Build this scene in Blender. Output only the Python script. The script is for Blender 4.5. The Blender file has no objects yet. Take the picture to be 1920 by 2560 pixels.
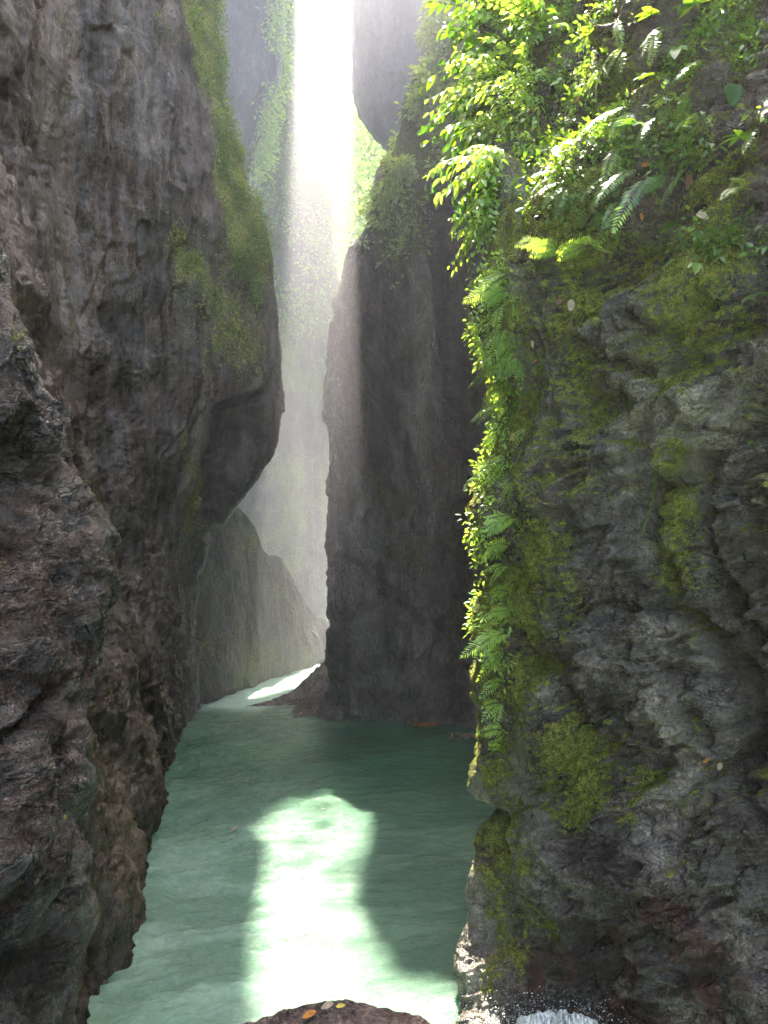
import bpy, math, random
import numpy as np
from mathutils import Vector

# ------------------------------------------------------------------ camera, sky, sun, exposure
C = bpy.context.scene.collection
scene = bpy.context.scene
F, HZ, CAMZ = 1930.0, 1300.0, 3.0          # focal length and horizon row of the 1920 x 2560 photo, eye height over the pool
cam_d = bpy.data.cameras.new('camera')
cam_d.sensor_fit = 'VERTICAL'; cam_d.sensor_height = 24.0; cam_d.lens = 24.0 * F / 2560.0
cam_d.clip_start = 0.05; cam_d.clip_end = 2000
cam = bpy.data.objects.new('camera', cam_d); C.objects.link(cam)
cam.location = (0, 0, CAMZ); cam.rotation_euler = (math.radians(90 + 0.594), 0, 0)
scene.camera = cam

SUN = Vector((-0.067, 1.0, 1.81)).normalized()
world = bpy.data.worlds.new('World'); scene.world = world; world.use_nodes = True
wn = world.node_tree.nodes; wl = world.node_tree.links
sky = wn.new('ShaderNodeTexSky'); sky.sky_type = 'NISHITA'; sky.sun_disc = False
sky.sun_elevation = math.asin(SUN.z); sky.sun_rotation = math.atan2(SUN.x, SUN.y)
sky.air_density = 1.2; sky.dust_density = 3.0
wl.new(sky.outputs[0], wn['Background'].inputs[0]); wn['Background'].inputs[1].default_value = 0.11
sd = bpy.data.lights.new('sun', 'SUN'); sd.energy = 5.0; sd.angle = math.radians(0.5); sd.color = (1.0, 0.96, 0.9)
sun = bpy.data.objects.new('sun', sd); C.objects.link(sun)
sun.rotation_euler = SUN.to_track_quat('Z', 'Y').to_euler(); sun.location = (0, 40, 60)
vs = scene.view_settings
vs.view_transform = 'Standard'; vs.look = 'None'; vs.gamma = 1.0; vs.use_curve_mapping = False
vs.exposure = 3.4
vs.use_white_balance = True; vs.white_balance_temperature = 7000
cy = scene.cycles
cy.max_bounces = 4; cy.diffuse_bounces = 2; cy.glossy_bounces = 2; cy.transmission_bounces = 3; cy.volume_bounces = 1
cy.use_denoising = True; cy.sample_clamp_indirect = 4.0; cy.use_guiding = False

rng = np.random.default_rng(7); random.seed(7)

# ------------------------------------------------------------------ helpers: space and noise
def P(px, py, Y):
    return np.array([(px - 960.0) / F * Y, Y, CAMZ - (py - HZ) / F * Y])
def project(V):
    y = np.where(V[:, 1] > 0.4, V[:, 1], np.nan)
    px = 960 + V[:, 0] / y * F; py = HZ - (V[:, 2] - CAMZ) / y * F
    return np.nan_to_num(px, nan=-9e3), np.nan_to_num(py, nan=-9e3)
_g = np.random.default_rng(3)
_perm = _g.permutation(256).astype(np.int32); _perm = np.concatenate([_perm, _perm])
_grad = _g.normal(size=(256, 3)); _grad /= np.linalg.norm(_grad, axis=1)[:, None]
_gx, _gy, _gz = [np.ascontiguousarray(_grad[:, k], dtype=np.float32) for k in range(3)]
from concurrent.futures import ThreadPoolExecutor
_pool = ThreadPoolExecutor(4)
def _perlin(p):
    X, Y, Z_ = p[:, 0], p[:, 1], p[:, 2]
    x0, y0, z0 = np.floor(X), np.floor(Y), np.floor(Z_)
    fx, fy, fz = (X - x0).astype(np.float32), (Y - y0).astype(np.float32), (Z_ - z0).astype(np.float32)
    ix, iy, iz = x0.astype(np.int32) & 255, y0.astype(np.int32) & 255, z0.astype(np.int32) & 255
    ux, uy, uz = [f * f * f * (f * (f * 6 - 15) + 10) for f in (fx, fy, fz)]
    r = []
    for dx in (0, 1):
        A = _perm[(ix + dx) & 255] + iy; ry = []
        for dy in (0, 1):
            B = _perm[(A + dy) & 255] + iz; rz = []
            for dz in (0, 1):
                g = _perm[(B + dz) & 255]
                rz.append(_gx[g] * (fx - dx) + _gy[g] * (fy - dy) + _gz[g] * (fz - dz))
            ry.append(rz[0] + uz * (rz[1] - rz[0]))
        r.append(ry[0] + uy * (ry[1] - ry[0]))
    return (r[0] + ux * (r[1] - r[0])) * np.float32(1.6)
def perlin(p, seed=0):
    p = p + seed * 17.31; n = len(p)
    if n < 20000: return _perlin(p)
    return np.concatenate(list(_pool.map(_perlin, [p[i:i + 16384] for i in range(0, n, 16384)])))
def fbm(p, o=4, seed=0, gain=.5):
    s = 0; a = 1.0
    for k in range(o):
        s = s + a * perlin(p * 2.03 ** k, seed + k); a *= gain
    return s
def ridged(p, o=4, seed=0, gain=.5):
    s = 0; a = 1.0; t = 0
    for k in range(o):
        s = s + a * (1 - 2.2 * np.abs(perlin(p * 2.07 ** k, seed + k))); t += a; a *= gain
    return s / t
def sstep(a, b, x):
    t = np.clip((x - a) / (b - a), 0, 1); return t * t * (3 - 2 * t)
def seg_dist(px, py, pts):
    d = np.full(px.shape, 1e9)
    for (ax, ay), (bx, by) in zip(pts[:-1], pts[1:]):
        vx, vy = bx - ax, by - ay
        t = np.clip(((px - ax) * vx + (py - ay) * vy) / (vx * vx + vy * vy), 0, 1)
        d = np.minimum(d, np.hypot(px - ax - t * vx, py - ay - t * vy))
    return d
def inpoly(px, py, poly):
    r = np.zeros(px.shape, bool); n = len(poly)
    for i in range(n):
        x1, y1 = poly[i]; x2, y2 = poly[(i + 1) % n]
        c = ((y1 > py) != (y2 > py))
        xs = (x2 - x1) * (py - y1) / ((y2 - y1) or 1e-9) + x1
        r ^= c & (px < xs)
    return r
def poly_soft(px, py, poly, soft):
    d = seg_dist(px, py, poly + [poly[0]])
    return sstep(-soft, soft, np.where(inpoly(px, py, poly), d, -d))

# ------------------------------------------------------------------ helpers: meshes and objects
def mesh_from(name, V, faces_flat, loop_tot, mat, smooth=True, attrs=None):
    me = bpy.data.meshes.new(name)
    V = np.ascontiguousarray(V, dtype=np.float32)
    me.vertices.add(len(V)); me.vertices.foreach_set('co', V.ravel())
    ff = np.ascontiguousarray(faces_flat, dtype=np.int32).ravel()
    lt = np.ascontiguousarray(loop_tot, dtype=np.int32)
    me.loops.add(len(ff)); me.loops.foreach_set('vertex_index', ff)
    me.polygons.add(len(lt))
    st = np.zeros(len(lt), dtype=np.int32); st[1:] = np.cumsum(lt)[:-1]
    me.polygons.foreach_set('loop_start', st); me.polygons.foreach_set('loop_total', lt)
    me.polygons.foreach_set('use_smooth', np.full(len(lt), smooth, dtype=bool))
    me.update(calc_edges=True)
    for k, v in (attrs or {}).items():
        a = me.attributes.new(k, 'FLOAT', 'POINT'); a.data.foreach_set('value', np.ascontiguousarray(v, dtype=np.float32))
    me.materials.append(mat)
    return me
def link(name, me, parent=None):
    o = bpy.data.objects.new(name, me); C.objects.link(o)
    if parent: o.parent = parent
    return o
def tag(o, label=None, cat=None, group=None, kind=None):
    if label: o['label'] = label
    if cat: o['category'] = cat
    if group: o['group'] = group
    if kind: o['kind'] = kind
    return o
def copy_tree(o, parent=None):
    c = o.copy(); C.objects.link(c); c.parent = parent
    for ch in list(o.children): copy_tree(ch, c)
    return c
class Soup:
    """collects leaf blades and tubes, built as one mesh"""
    def __init__(s): s.V = []; s.F = []; s.L = []; s.n = 0; s.A = []
    def add(s, V, faces, lt, a=0.0):
        s.V.append(V); s.F.append(np.asarray(faces).ravel() + s.n); s.L.append(np.asarray(lt)); s.n += len(V)
        s.A.append(np.full(len(V), a) if np.isscalar(a) else a)
    def tube(s, pts, r0, r1, sides=5, a=0.0):
        pts = np.asarray(pts, float); n = len(pts)
        T = np.gradient(pts, axis=0); T /= np.linalg.norm(T, axis=1)[:, None] + 1e-9
        up = np.array([0.3, 0.2, 1.0]); A1 = np.cross(T, up); A1 /= np.linalg.norm(A1, axis=1)[:, None] + 1e-9
        A2 = np.cross(T, A1); r = np.linspace(r0, r1, n)[:, None, None]
        th = np.arange(sides) / sides * 2 * math.pi
        V = pts[:, None, :] + r * (np.cos(th)[None, :, None] * A1[:, None, :] + np.sin(th)[None, :, None] * A2[:, None, :])
        V = V.reshape(-1, 3); f = []
        for i in range(n - 1):
            for k in range(sides):
                k2 = (k + 1) % sides
                f.append((i * sides + k, i * sides + k2, (i + 1) * sides + k2, (i + 1) * sides + k))
        s.add(V, f, [4] * len(f), a)
    def leaves(s, p, d, nrm, ln, wd, curl=0.25, fold=0.25, fine=True, val=None, shape=(.75, 1, .62)):
        """p base points, d directions, nrm blade normals (N,3); ln, wd (N,)"""
        p = np.atleast_2d(p); N = len(p)
        d = d / (np.linalg.norm(d, axis=1)[:, None] + 1e-9)
        sd_ = np.cross(nrm, d); sd_ /= np.linalg.norm(sd_, axis=1)[:, None] + 1e-9
        nn = np.cross(d, sd_)
        if fine:
            t = np.array([0, .22, .22, .22, .5, .5, .5, .78, .78, .78, 1.0])
            a, b, c = shape
            v = np.array([0, -a, 0, a, -b, 0, b, -c, 0, c, 0])
            fc = [(0, 2, 1), (0, 3, 2), (1, 2, 5, 4), (2, 3, 6, 5), (4, 5, 8, 7), (5, 6, 9, 8), (7, 8, 10), (8, 9, 10)]
        else:
            t = np.array([0, .42, .42, .42, 1.0]); v = np.array([0, -1, 0, 1, 0])
            fc = [(0, 2, 1), (0, 3, 2), (1, 2, 4), (2, 3, 4)]
        m = len(t)
        L = ln[:, None]; Wd = wd[:, None] * .5
        curl = np.broadcast_to(np.asarray(curl, float), (N,))[:, None]
        X = (p[:, None, :] + (t[None, :] * L)[:, :, None] * d[:, None, :]
             + (v[None, :] * Wd)[:, :, None] * sd_[:, None, :]
             + ((np.abs(v)[None, :] * Wd * fold * 2) - curl * L * t[None, :] ** 2)[:, :, None] * nn[:, None, :])
        base = np.arange(N)[:, None] * m
        ff = []; ll = []
        tri = np.array([f for f in fc if len(f) == 3]); quad = np.array([f for f in fc if len(f) == 4])
        f3 = (tri.ravel()[None, :] + base).ravel(); l3 = np.full(N * len(tri), 3)
        if len(quad):
            f4 = (quad.ravel()[None, :] + base).ravel(); l4 = np.full(N * len(quad), 4)
            ff = np.concatenate([f3, f4]); ll = np.concatenate([l3, l4])
        else: ff, ll = f3, l3
        if val is None: val = rng.random(N)
        s.add(X.reshape(-1, 3), ff, ll, np.repeat(val, m))
    def mesh(s, name, mat, smooth=True):
        return mesh_from(name, np.concatenate(s.V), np.concatenate(s.F), np.concatenate(s.L), mat, smooth, {'val': np.concatenate(s.A)})

def catmull(A, ts):
    """A (n, ...) control values, ts in [0, n-1]"""
    n = len(A); i = np.clip(np.floor(ts).astype(int), 0, n - 2); t = ts - i
    g = lambda k: A[np.clip(k, 0, n - 1)]
    p0 = np.where((i == 0).reshape(-1, *[1] * (A.ndim - 1)), 2 * g(i) - g(i + 1), g(i - 1))
    p3 = np.where((i == n - 2).reshape(-1, *[1] * (A.ndim - 1)), 2 * g(i + 1) - g(i), g(i + 2))
    p1, p2 = g(i), g(i + 1); t = t.reshape(-1, *[1] * (A.ndim - 1))
    return .5 * (2 * p1 + (p2 - p0) * t + (2 * p0 - 5 * p1 + 4 * p2 - p3) * t * t + (3 * p1 - p0 - 3 * p2 + p3) * t ** 3)

def proj_len(N):
    """mean on-screen length (768-wide render px) of control segments, axis 0"""
    R_, C_ = N.shape[:2]; px, py = project(N.reshape(-1, 3)); px = px.reshape(R_, C_); py = py.reshape(R_, C_)
    cx = np.clip(px, -100, 2020); cyy = np.clip(py, -100, 2660)
    L = np.hypot(np.diff(cx, axis=0), np.diff(cyy, axis=0)) * 0.4
    return np.array([np.percentile(r[r > 1.0], 60) if (r > 1.0).any() else 0.0 for r in L])

def sheet(name, N, mat, disp, masks=None, px_step=1.5, closed=False, minsub=5):
    """a rock face from a control net N (rows from the foot up, columns), displaced outward by disp(V, Nrm, px, py)"""
    N = np.asarray(N, float)
    rs = np.clip((proj_len(N) / px_step).astype(int), minsub, 260)
    cs = np.clip((proj_len(N.transpose(1, 0, 2)) / px_step).astype(int), minsub, 260)
    tr = np.concatenate([[i + k / n for k in range(n)] for i, n in enumerate(rs)] + [[len(rs)]])
    tc = np.concatenate([[i + k / n for k in range(n)] for i, n in enumerate(cs)] + [[len(cs)]])
    G = catmull(N, tr)                       # rows
    G = catmull(G.transpose(1, 0, 2), tc).transpose(1, 0, 2)
    nr, nc = G.shape[:2]
    def normals(G):
        du = np.gradient(G, axis=1); dv = np.gradient(G, axis=0)
        n = np.cross(du, dv); n /= np.linalg.norm(n, axis=2)[:, :, None] + 1e-9
        return n
    nm = normals(G)
    V = G.reshape(-1, 3); Nn = nm.reshape(-1, 3)
    px, py = project(V)
    V2 = V + Nn * disp(V, Nn, px, py)[:, None]
    at = {'moss': np.zeros(len(V)), 'tone': np.zeros(len(V)), 'red': np.zeros(len(V))}
    G2 = V2.reshape(nr, nc, 3); nm2 = normals(G2).reshape(-1, 3)
    if masks: at.update(masks(V2, nm2, px, py))
    idx = np.arange(nr * nc).reshape(nr, nc)
    q = np.stack([idx[:-1, :-1], idx[:-1, 1:], idx[1:, 1:], idx[1:, :-1]], axis=-1).reshape(-1, 4)
    me = mesh_from(name, V2, q, np.full(len(q), 4), mat, True, at)
    o = link(name, me)
    px2, py2 = project(V2)
    return o, dict(V=V2, N=nm2, px=px2, py=py2)

# ------------------------------------------------------------------ materials
def mat_new(name):
    m = bpy.data.materials.new(name); m.use_nodes = True
    nt = m.node_tree; return m, nt.nodes, nt.links, nt.nodes['Principled BSDF']
def nd(n, t, **k):
    x = n.new(t)
    for a, b in k.items(): setattr(x, a, b)
    return x
def noise(n, l, vec, scale, detail=6, rough=.6, dist=0):
    x = n.new('ShaderNodeTexNoise'); x.inputs['Scale'].default_value = scale; x.inputs['Detail'].default_value = detail
    x.inputs['Roughness'].default_value = rough; x.inputs['Distortion'].default_value = dist
    l.new(vec, x.inputs['Vector']); return x.outputs['Fac']
def ramp(n, l, fac, stops):
    r = n.new('ShaderNodeValToRGB'); l.new(fac, r.inputs[0]); e = r.color_ramp.elements
    while len(e) < len(stops): e.new(.5)
    for i, (p, c) in enumerate(stops):
        e[i].position = p; e[i].color = (*c, 1) if not np.isscalar(c) else (c, c, c, 1)
    return r.outputs[0]
def mix(n, l, fac, a, b, mode='MIX'):
    m = n.new('ShaderNodeMix'); m.data_type = 'RGBA'; m.blend_type = mode
    for s, v in ((m.inputs[0], fac), (m.inputs[6], a), (m.inputs[7], b)):
        if hasattr(v, 'links'): l.new(v, s)
        elif np.isscalar(v): s.default_value = v
        else: s.default_value = (*v, 1)
    return m.outputs[2]
def math_(n, l, op, a, b=0.0, clamp=False):
    m = n.new('ShaderNodeMath'); m.operation = op; m.use_clamp = clamp
    for i, v in enumerate((a, b)):
        if hasattr(v, 'links'): l.new(v, m.inputs[i])
        else: m.inputs[i].default_value = v
    return m.outputs[0]
def attr(n, name):
    a = n.new('ShaderNodeAttribute'); a.attribute_name = name; return a.outputs['Fac']

def rock_material(name, dark, mid, light, stretch=(1, 1, 1), wet=.35, bump=.6, scale=1.0, spec=.5, moss_a=(.05, .062, .012), moss_b=(.28, .29, .06), rot=(0, 0, 0), lay=(2, 2, 9), pale=None, crack=.5, gr=.7):
    m, n, l, b = mat_new(name)
    g = n.new('ShaderNodeNewGeometry'); gp = g.outputs['Position']
    def mapped(st, ro=(0, 0, 0)):
        mp = n.new('ShaderNodeMapping'); l.new(gp, mp.inputs[0]); mp.inputs['Scale'].default_value = st
        mp.inputs['Rotation'].default_value = [math.radians(a) for a in ro]; return mp.outputs[0]
    v = mapped(stretch); vl = mapped(lay, rot)
    big = noise(n, l, v, 1.3 * scale, 5, .65, .4)
    fine = noise(n, l, v, 9 * scale, 4, .75, .2)
    layer = noise(n, l, vl, 1.6 * scale, 6, .75, .5)
    grain = noise(n, l, v, 30 * scale, 3, .8, .6)
    speck = noise(n, l, gp, 75 * scale, 1, .7)
    vo = n.new('ShaderNodeTexVoronoi'); vo.feature = 'DISTANCE_TO_EDGE'; vo.inputs['Scale'].default_value = 1.1 * scale
    wv = n.new('ShaderNodeVectorMath'); wv.operation = 'ADD'; l.new(vl, wv.inputs[0])
    nc = n.new('ShaderNodeTexNoise'); nc.inputs['Scale'].default_value = 2.5; nc.inputs['Detail'].default_value = 3; l.new(gp, nc.inputs['Vector'])
    sc_ = n.new('ShaderNodeVectorMath'); sc_.operation = 'SCALE'; sc_.inputs['Scale'].default_value = 1.6; l.new(nc.outputs['Color'], sc_.inputs[0])
    l.new(sc_.outputs[0], wv.inputs[1]); l.new(wv.outputs[0], vo.inputs['Vector'])
    ck = ramp(n, l, vo.outputs['Distance'], [(.0, 1.0), (.045, 0.0)])
    ck = math_(n, l, 'MULTIPLY', ck, ramp(n, l, noise(n, l, gp, 1.7, 3), [(.45, 0.0), (.6, 1.0)]))
    c = ramp(n, l, big, [(.30, dark), (.5, mid), (.70, light)])
    c = mix(n, l, .6, c, ramp(n, l, layer, [(.36, .10), (.5, .48), (.64, .95)]), 'OVERLAY')
    c = mix(n, l, .5, c, ramp(n, l, fine, [(.35, .15), (.5, .5), (.66, .95)]), 'OVERLAY')
    c = mix(n, l, gr, c, ramp(n, l, grain, [(.38, .05), (.5, .5), (.60, 1.0)]), 'OVERLAY')
    c = mix(n, l, .5, c, ramp(n, l, speck, [(.38, .1), (.5, .5), (.60, .95)]), 'OVERLAY')
    c = mix(n, l, math_(n, l, 'MULTIPLY', ck, crack), c, (.012, .010, .009))
    tone = attr(n, 'tone'); red = attr(n, 'red'); moss = attr(n, 'moss')
    pl = pale or tuple(min(.6, x * 2.2) for x in light)
    c = mix(n, l, tone, c, mix(n, l, .5, c, mix(n, l, .5, pl, ramp(n, l, grain, [(.35, .0), (.65, 1.0)]), 'OVERLAY')))
    c = mix(n, l, math_(n, l, 'MULTIPLY', red, .8), c, ramp(n, l, fine, [(.35, (.03, .012, .009)), (.65, (.12, .045, .03))]))
    mn = noise(n, l, gp, 30, 3, .8)
    mn2 = noise(n, l, gp, 150, 1, .7)
    mm = math_(n, l, 'ADD', moss, math_(n, l, 'MULTIPLY', math_(n, l, 'SUBTRACT', mn, .5), 1.8))
    mm = math_(n, l, 'ADD', mm, math_(n, l, 'MULTIPLY', math_(n, l, 'SUBTRACT', layer, .5), .9))
    mf = ramp(n, l, mm, [(.38, 0.0), (.58, 1.0)])
    mf = math_(n, l, 'MULTIPLY', mf, math_(n, l, 'MULTIPLY', moss, 4, True))
    mc = mix(n, l, ramp(n, l, mn, [(.35, 0.0), (.65, 1.0)]), moss_a, moss_b)
    mc = mix(n, l, .7, mc, ramp(n, l, mn2, [(.35, .05), (.65, .95)]), 'OVERLAY')
    c = mix(n, l, mf, c, mc)
    l.new(c, b.inputs['Base Color'])
    wn_ = noise(n, l, gp, 2.6, 4, .7)
    r = ramp(n, l, wn_, [(.38, max(.10, wet - .16)), (.60, min(1, wet + .25))])
    r = mix(n, l, mf, r, (.9, .9, .9))
    l.new(r, b.inputs['Roughness'])
    wm = ramp(n, l, noise(n, l, vl, .9, 4, .7, .6), [(.44, .22), (.60, 1.0)])
    sp = mix(n, l, mf, math_(n, l, 'MULTIPLY', wm, spec), (.12, .12, .12)); l.new(sp, b.inputs['Specular IOR Level']); b.inputs['IOR'].default_value = 1.5
    h = math_(n, l, 'ADD', math_(n, l, 'MULTIPLY', fine, .9), math_(n, l, 'MULTIPLY', grain, .5))
    h = math_(n, l, 'ADD', h, math_(n, l, 'MULTIPLY', layer, 2.2))
    h = math_(n, l, 'ADD', h, math_(n, l, 'MULTIPLY', speck, .22))
    h = math_(n, l, 'SUBTRACT', h, math_(n, l, 'MULTIPLY', ck, .6))
    h = math_(n, l, 'ADD', h, math_(n, l, 'MULTIPLY', math_(n, l, 'MULTIPLY', mn2, mf), .8))
    h = math_(n, l, 'ADD', h, math_(n, l, 'MULTIPLY', mf, .5))
    bp = n.new('ShaderNodeBump'); bp.inputs['Strength'].default_value = bump; bp.inputs['Distance'].default_value = .045 / scale
    l.new(h, bp.inputs['Height']); l.new(bp.outputs[0], b.inputs['Normal'])
    return m

def leaf_material(name, a, bcol, c2, trans=.45, rough=.35, spec=.5):
    m, n, l, b = mat_new(name)
    val = attr(n, 'val'); g = n.new('ShaderNodeNewGeometry')
    oi = n.new('ShaderNodeObjectInfo')
    k = math_(n, l, 'FRACT', math_(n, l, 'ADD', val, oi.outputs['Random']))
    nz = noise(n, l, g.outputs['Position'], 25, 3, .6)
    c = ramp(n, l, k, [(0.0, a), (.55, bcol), (1.0, c2)])
    c = mix(n, l, .3, c, ramp(n, l, nz, [(.3, .25), (.7, .8)]), 'OVERLAY')
    l.new(c, b.inputs['Base Color']); b.inputs['Roughness'].default_value = rough; b.inputs['Specular IOR Level'].default_value = spec
    t = n.new('ShaderNodeBsdfTranslucent')
    tc = mix(n, l, 1.0, c, (2.1, 1.9, .6), 'MULTIPLY'); l.new(tc, t.inputs[0])
    ms = n.new('ShaderNodeMixShader'); ms.inputs[0].default_value = trans
    l.new(b.outputs[0], ms.inputs[1]); l.new(t.outputs[0], ms.inputs[2])
    l.new(ms.outputs[0], n['Material Output'].inputs[0])
    return m

M_right = rock_material('wet mossy rock', (.020, .016, .012), (.092, .077, .060), (.23, .20, .16), (1, 1, 1), wet=.17, bump=.7, spec=1.0, rot=(0, 36, 0), lay=(1.6, 2.4, 8), gr=.4)
M_left = rock_material('streaked brown rock', (.030, .020, .012), (.065, .046, .031), (.118, .086, .060), (1.5, 1.5, .6), wet=.38, bump=.45, spec=.6, lay=(5, 5, .7), pale=(.24, .18, .13), crack=.35, gr=.4)
M_outcrop = rock_material('wet dark rock', (.012, .0075, .005), (.036, .023, .016), (.085, .062, .048), (1, 1, .8), wet=.15, bump=.9, spec=1.0, rot=(0, -40, 0), lay=(2, 3, 8), gr=.5)
M_mid = rock_material('far canyon rock', (.022, .018, .014), (.088, .072, .058), (.21, .18, .148), (1.6, 1.6, .5), wet=.45, bump=1.0, scale=.7, rot=(0, 15, 0), lay=(6, 5, .7), crack=.8, gr=.7)
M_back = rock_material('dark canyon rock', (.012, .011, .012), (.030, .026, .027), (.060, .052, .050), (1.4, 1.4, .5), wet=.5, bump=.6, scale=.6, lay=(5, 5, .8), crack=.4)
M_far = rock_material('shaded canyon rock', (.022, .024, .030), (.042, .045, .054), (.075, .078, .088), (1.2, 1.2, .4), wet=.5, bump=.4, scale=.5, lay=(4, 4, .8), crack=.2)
M_back2 = rock_material('dim spur rock', (.022, .018, .012), (.052, .043, .028), (.095, .080, .052), (1.4, 1.4, .5), wet=.5, bump=.7, scale=.8, lay=(5, 5, .8), crack=.4)
M_fore = rock_material('foreground rock', (.03, .019, .016), (.075, .05, .042), (.16, .12, .10), (1, 1, 1), wet=.24, bump=.9, scale=1.8, spec=.9)
M_leaf = leaf_material('bright leaf', (.03, .09, .014), (.08, .19, .022), (.19, .30, .035), .45)
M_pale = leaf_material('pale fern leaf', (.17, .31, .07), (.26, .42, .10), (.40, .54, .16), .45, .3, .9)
M_haze_leaf = leaf_material('pale climbing leaf', (.20, .30, .12), (.30, .40, .17), (.40, .50, .24), .45, .35, .8)  # leaf colour paled for the skylight and haze on this growth
M_creep = leaf_material('creeper leaf', (.07, .13, .03), (.12, .20, .045), (.20, .28, .06), .45, .4)
M_farleaf = leaf_material('far leaf', (.07, .14, .03), (.12, .22, .045), (.18, .28, .06), .55, .6)
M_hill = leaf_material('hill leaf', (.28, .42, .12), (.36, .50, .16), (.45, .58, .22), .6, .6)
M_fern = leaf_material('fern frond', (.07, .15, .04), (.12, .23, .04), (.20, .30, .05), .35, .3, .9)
def plain(name, col, rough=.6, var=.3, scale=30, trans=0):
    m, n, l, b = mat_new(name); g = n.new('ShaderNodeNewGeometry')
    nz = noise(n, l, g.outputs['Position'], scale, 5, .6)
    c = ramp(n, l, nz, [(.3, tuple(x * (1 - var) for x in col)), (.7, tuple(min(1, x * (1 + var)) for x in col))])
    l.new(c, b.inputs['Base Color']); b.inputs['Roughness'].default_value = rough
    if trans:
        t = n.new('ShaderNodeBsdfTranslucent'); l.new(c, t.inputs[0]); ms = n.new('ShaderNodeMixShader'); ms.inputs[0].default_value = trans
        l.new(b.outputs[0], ms.inputs[1]); l.new(t.outputs[0], ms.inputs[2]); l.new(ms.outputs[0], n['Material Output'].inputs[0])
    return m
M_stem = plain('stem', (.10, .085, .045)); M_root = plain('root', (.09, .055, .035))
M_dry = plain('dry leaf', (.42, .33, .22), .5, .35, 40, .25); M_orange = plain('orange dead leaf', (.50, .20, .04), .45, .4, 40, .3)
M_yellow = plain('yellow leaf', (.55, .42, .05), .45, .3, 40, .3); M_brown = plain('brown dead leaf', (.16, .07, .035), .5, .4, 40, .15)

# ------------------------------------------------------------------ the canyon walls
def Z(py, Y): return CAMZ - (py - HZ) / F * Y
def rows_up(N, ext):
    """extend the top row of a net: ext = list of (dx, dy, dz) from the top row"""
    N = [list(map(np.array, r)) for r in N]
    top = N[-1]
    for dx, dy, dz in ext: N.append([p + np.array([dx, dy, dz]) for p in top])
    return N

# --- near right wall: it faces the camera, its left edge stands out over the pool
edgeR = [(2620, 1185, 4.55), (2520, 1180, 4.75), (2400, 1165, 4.9), (2320, 1166, 5.0), (2180, 1198, 5.1), (2060, 1228, 5.2), (1990, 1232, 5.25), (1880, 1212, 5.2),
         (1700, 1206, 5.15), (1500, 1214, 5.1), (1300, 1236, 5.1), (1150, 1240, 5.1), (1000, 1236, 5.05), (800, 1228, 5.05), (650, 1232, 5.1),
         (520, 1240, 5.2), (380, 1250, 5.3), (200, 1240, 5.4), (0, 1215, 5.5), (-200, 1190, 5.6)]
rowsR = []
for py, ex, Ye in edgeR:
    k = np.clip((py - 0) / 2560, 0, 1)
    bk = 2.0 * float(sstep(620, -100, np.array(py * 1.0)))      # the upper slope leans back
    e = P(ex, py, Ye + bk)
    r = [e + np.array([1.6, 5.2, 0]), e + np.array([.9, 2.2, 0]), e + np.array([.22, .55, 0]), e]
    for px, Y in ((ex + 90, Ye - .28), (1400, 4.55), (1520, 4.35), (1650, 4.1), (1780, 3.9), (1920, 3.65), (2150, 3.2), (2600, 2.6)):
        r.append(P(px, py, Y + bk * (1 if px < 1420 else .7 if px < 1550 else .35)))
    q = r[-1]
    r += [np.array([2.4, 1.0, q[2]]), np.array([2.6, -2.5, q[2]])]
    rowsR.append(r)
rowsR = rows_up(rowsR, [(.15, .7, .7), (.5, 1.7, 1.6), (1.1, 3.0, 2.6)])
cracksR = [([(1930, 1050), (1800, 1112), (1725, 1170), (1690, 1212), (1640, 1205)], 13, .13),
           ([(1612, 1130), (1618, 1290), (1650, 1420), (1680, 1500), (1750, 1590), (1800, 1640), (1850, 1720), (1862, 1850), (1840, 1950), (1910, 2010)], 17, .22),
           ([(1740, 1165), (1742, 1250), (1770, 1350), (1805, 1480), (1880, 1600), (1930, 1680)], 12, .14),
           ([(1870, 1190), (1885, 1290), (1930, 1320)], 18, .14),
           ([(1450, 960), (1500, 1020), (1560, 1030), (1600, 1070)], 34, .16),
           ([(1425, 1730), (1470, 1800), (1520, 1870), (1600, 1930)], 20, .13),
           ([(1225, 2000), (1262, 2040), (1280, 2120)], 14, .13),
           ([(1290, 1640), (1400, 1650)], 26, .12), ([(1655, 1570), (1640, 1480)], 12, .08),
           ([(1600, 800), (1700, 860), (1800, 850), (1930, 800)], 12, .07),
           ([(1440, 880), (1540, 900), (1650, 940), (1760, 900)], 12, .08),
           ([(1560, 1610), (1680, 1690), (1760, 1850)], 10, .05)]
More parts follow.
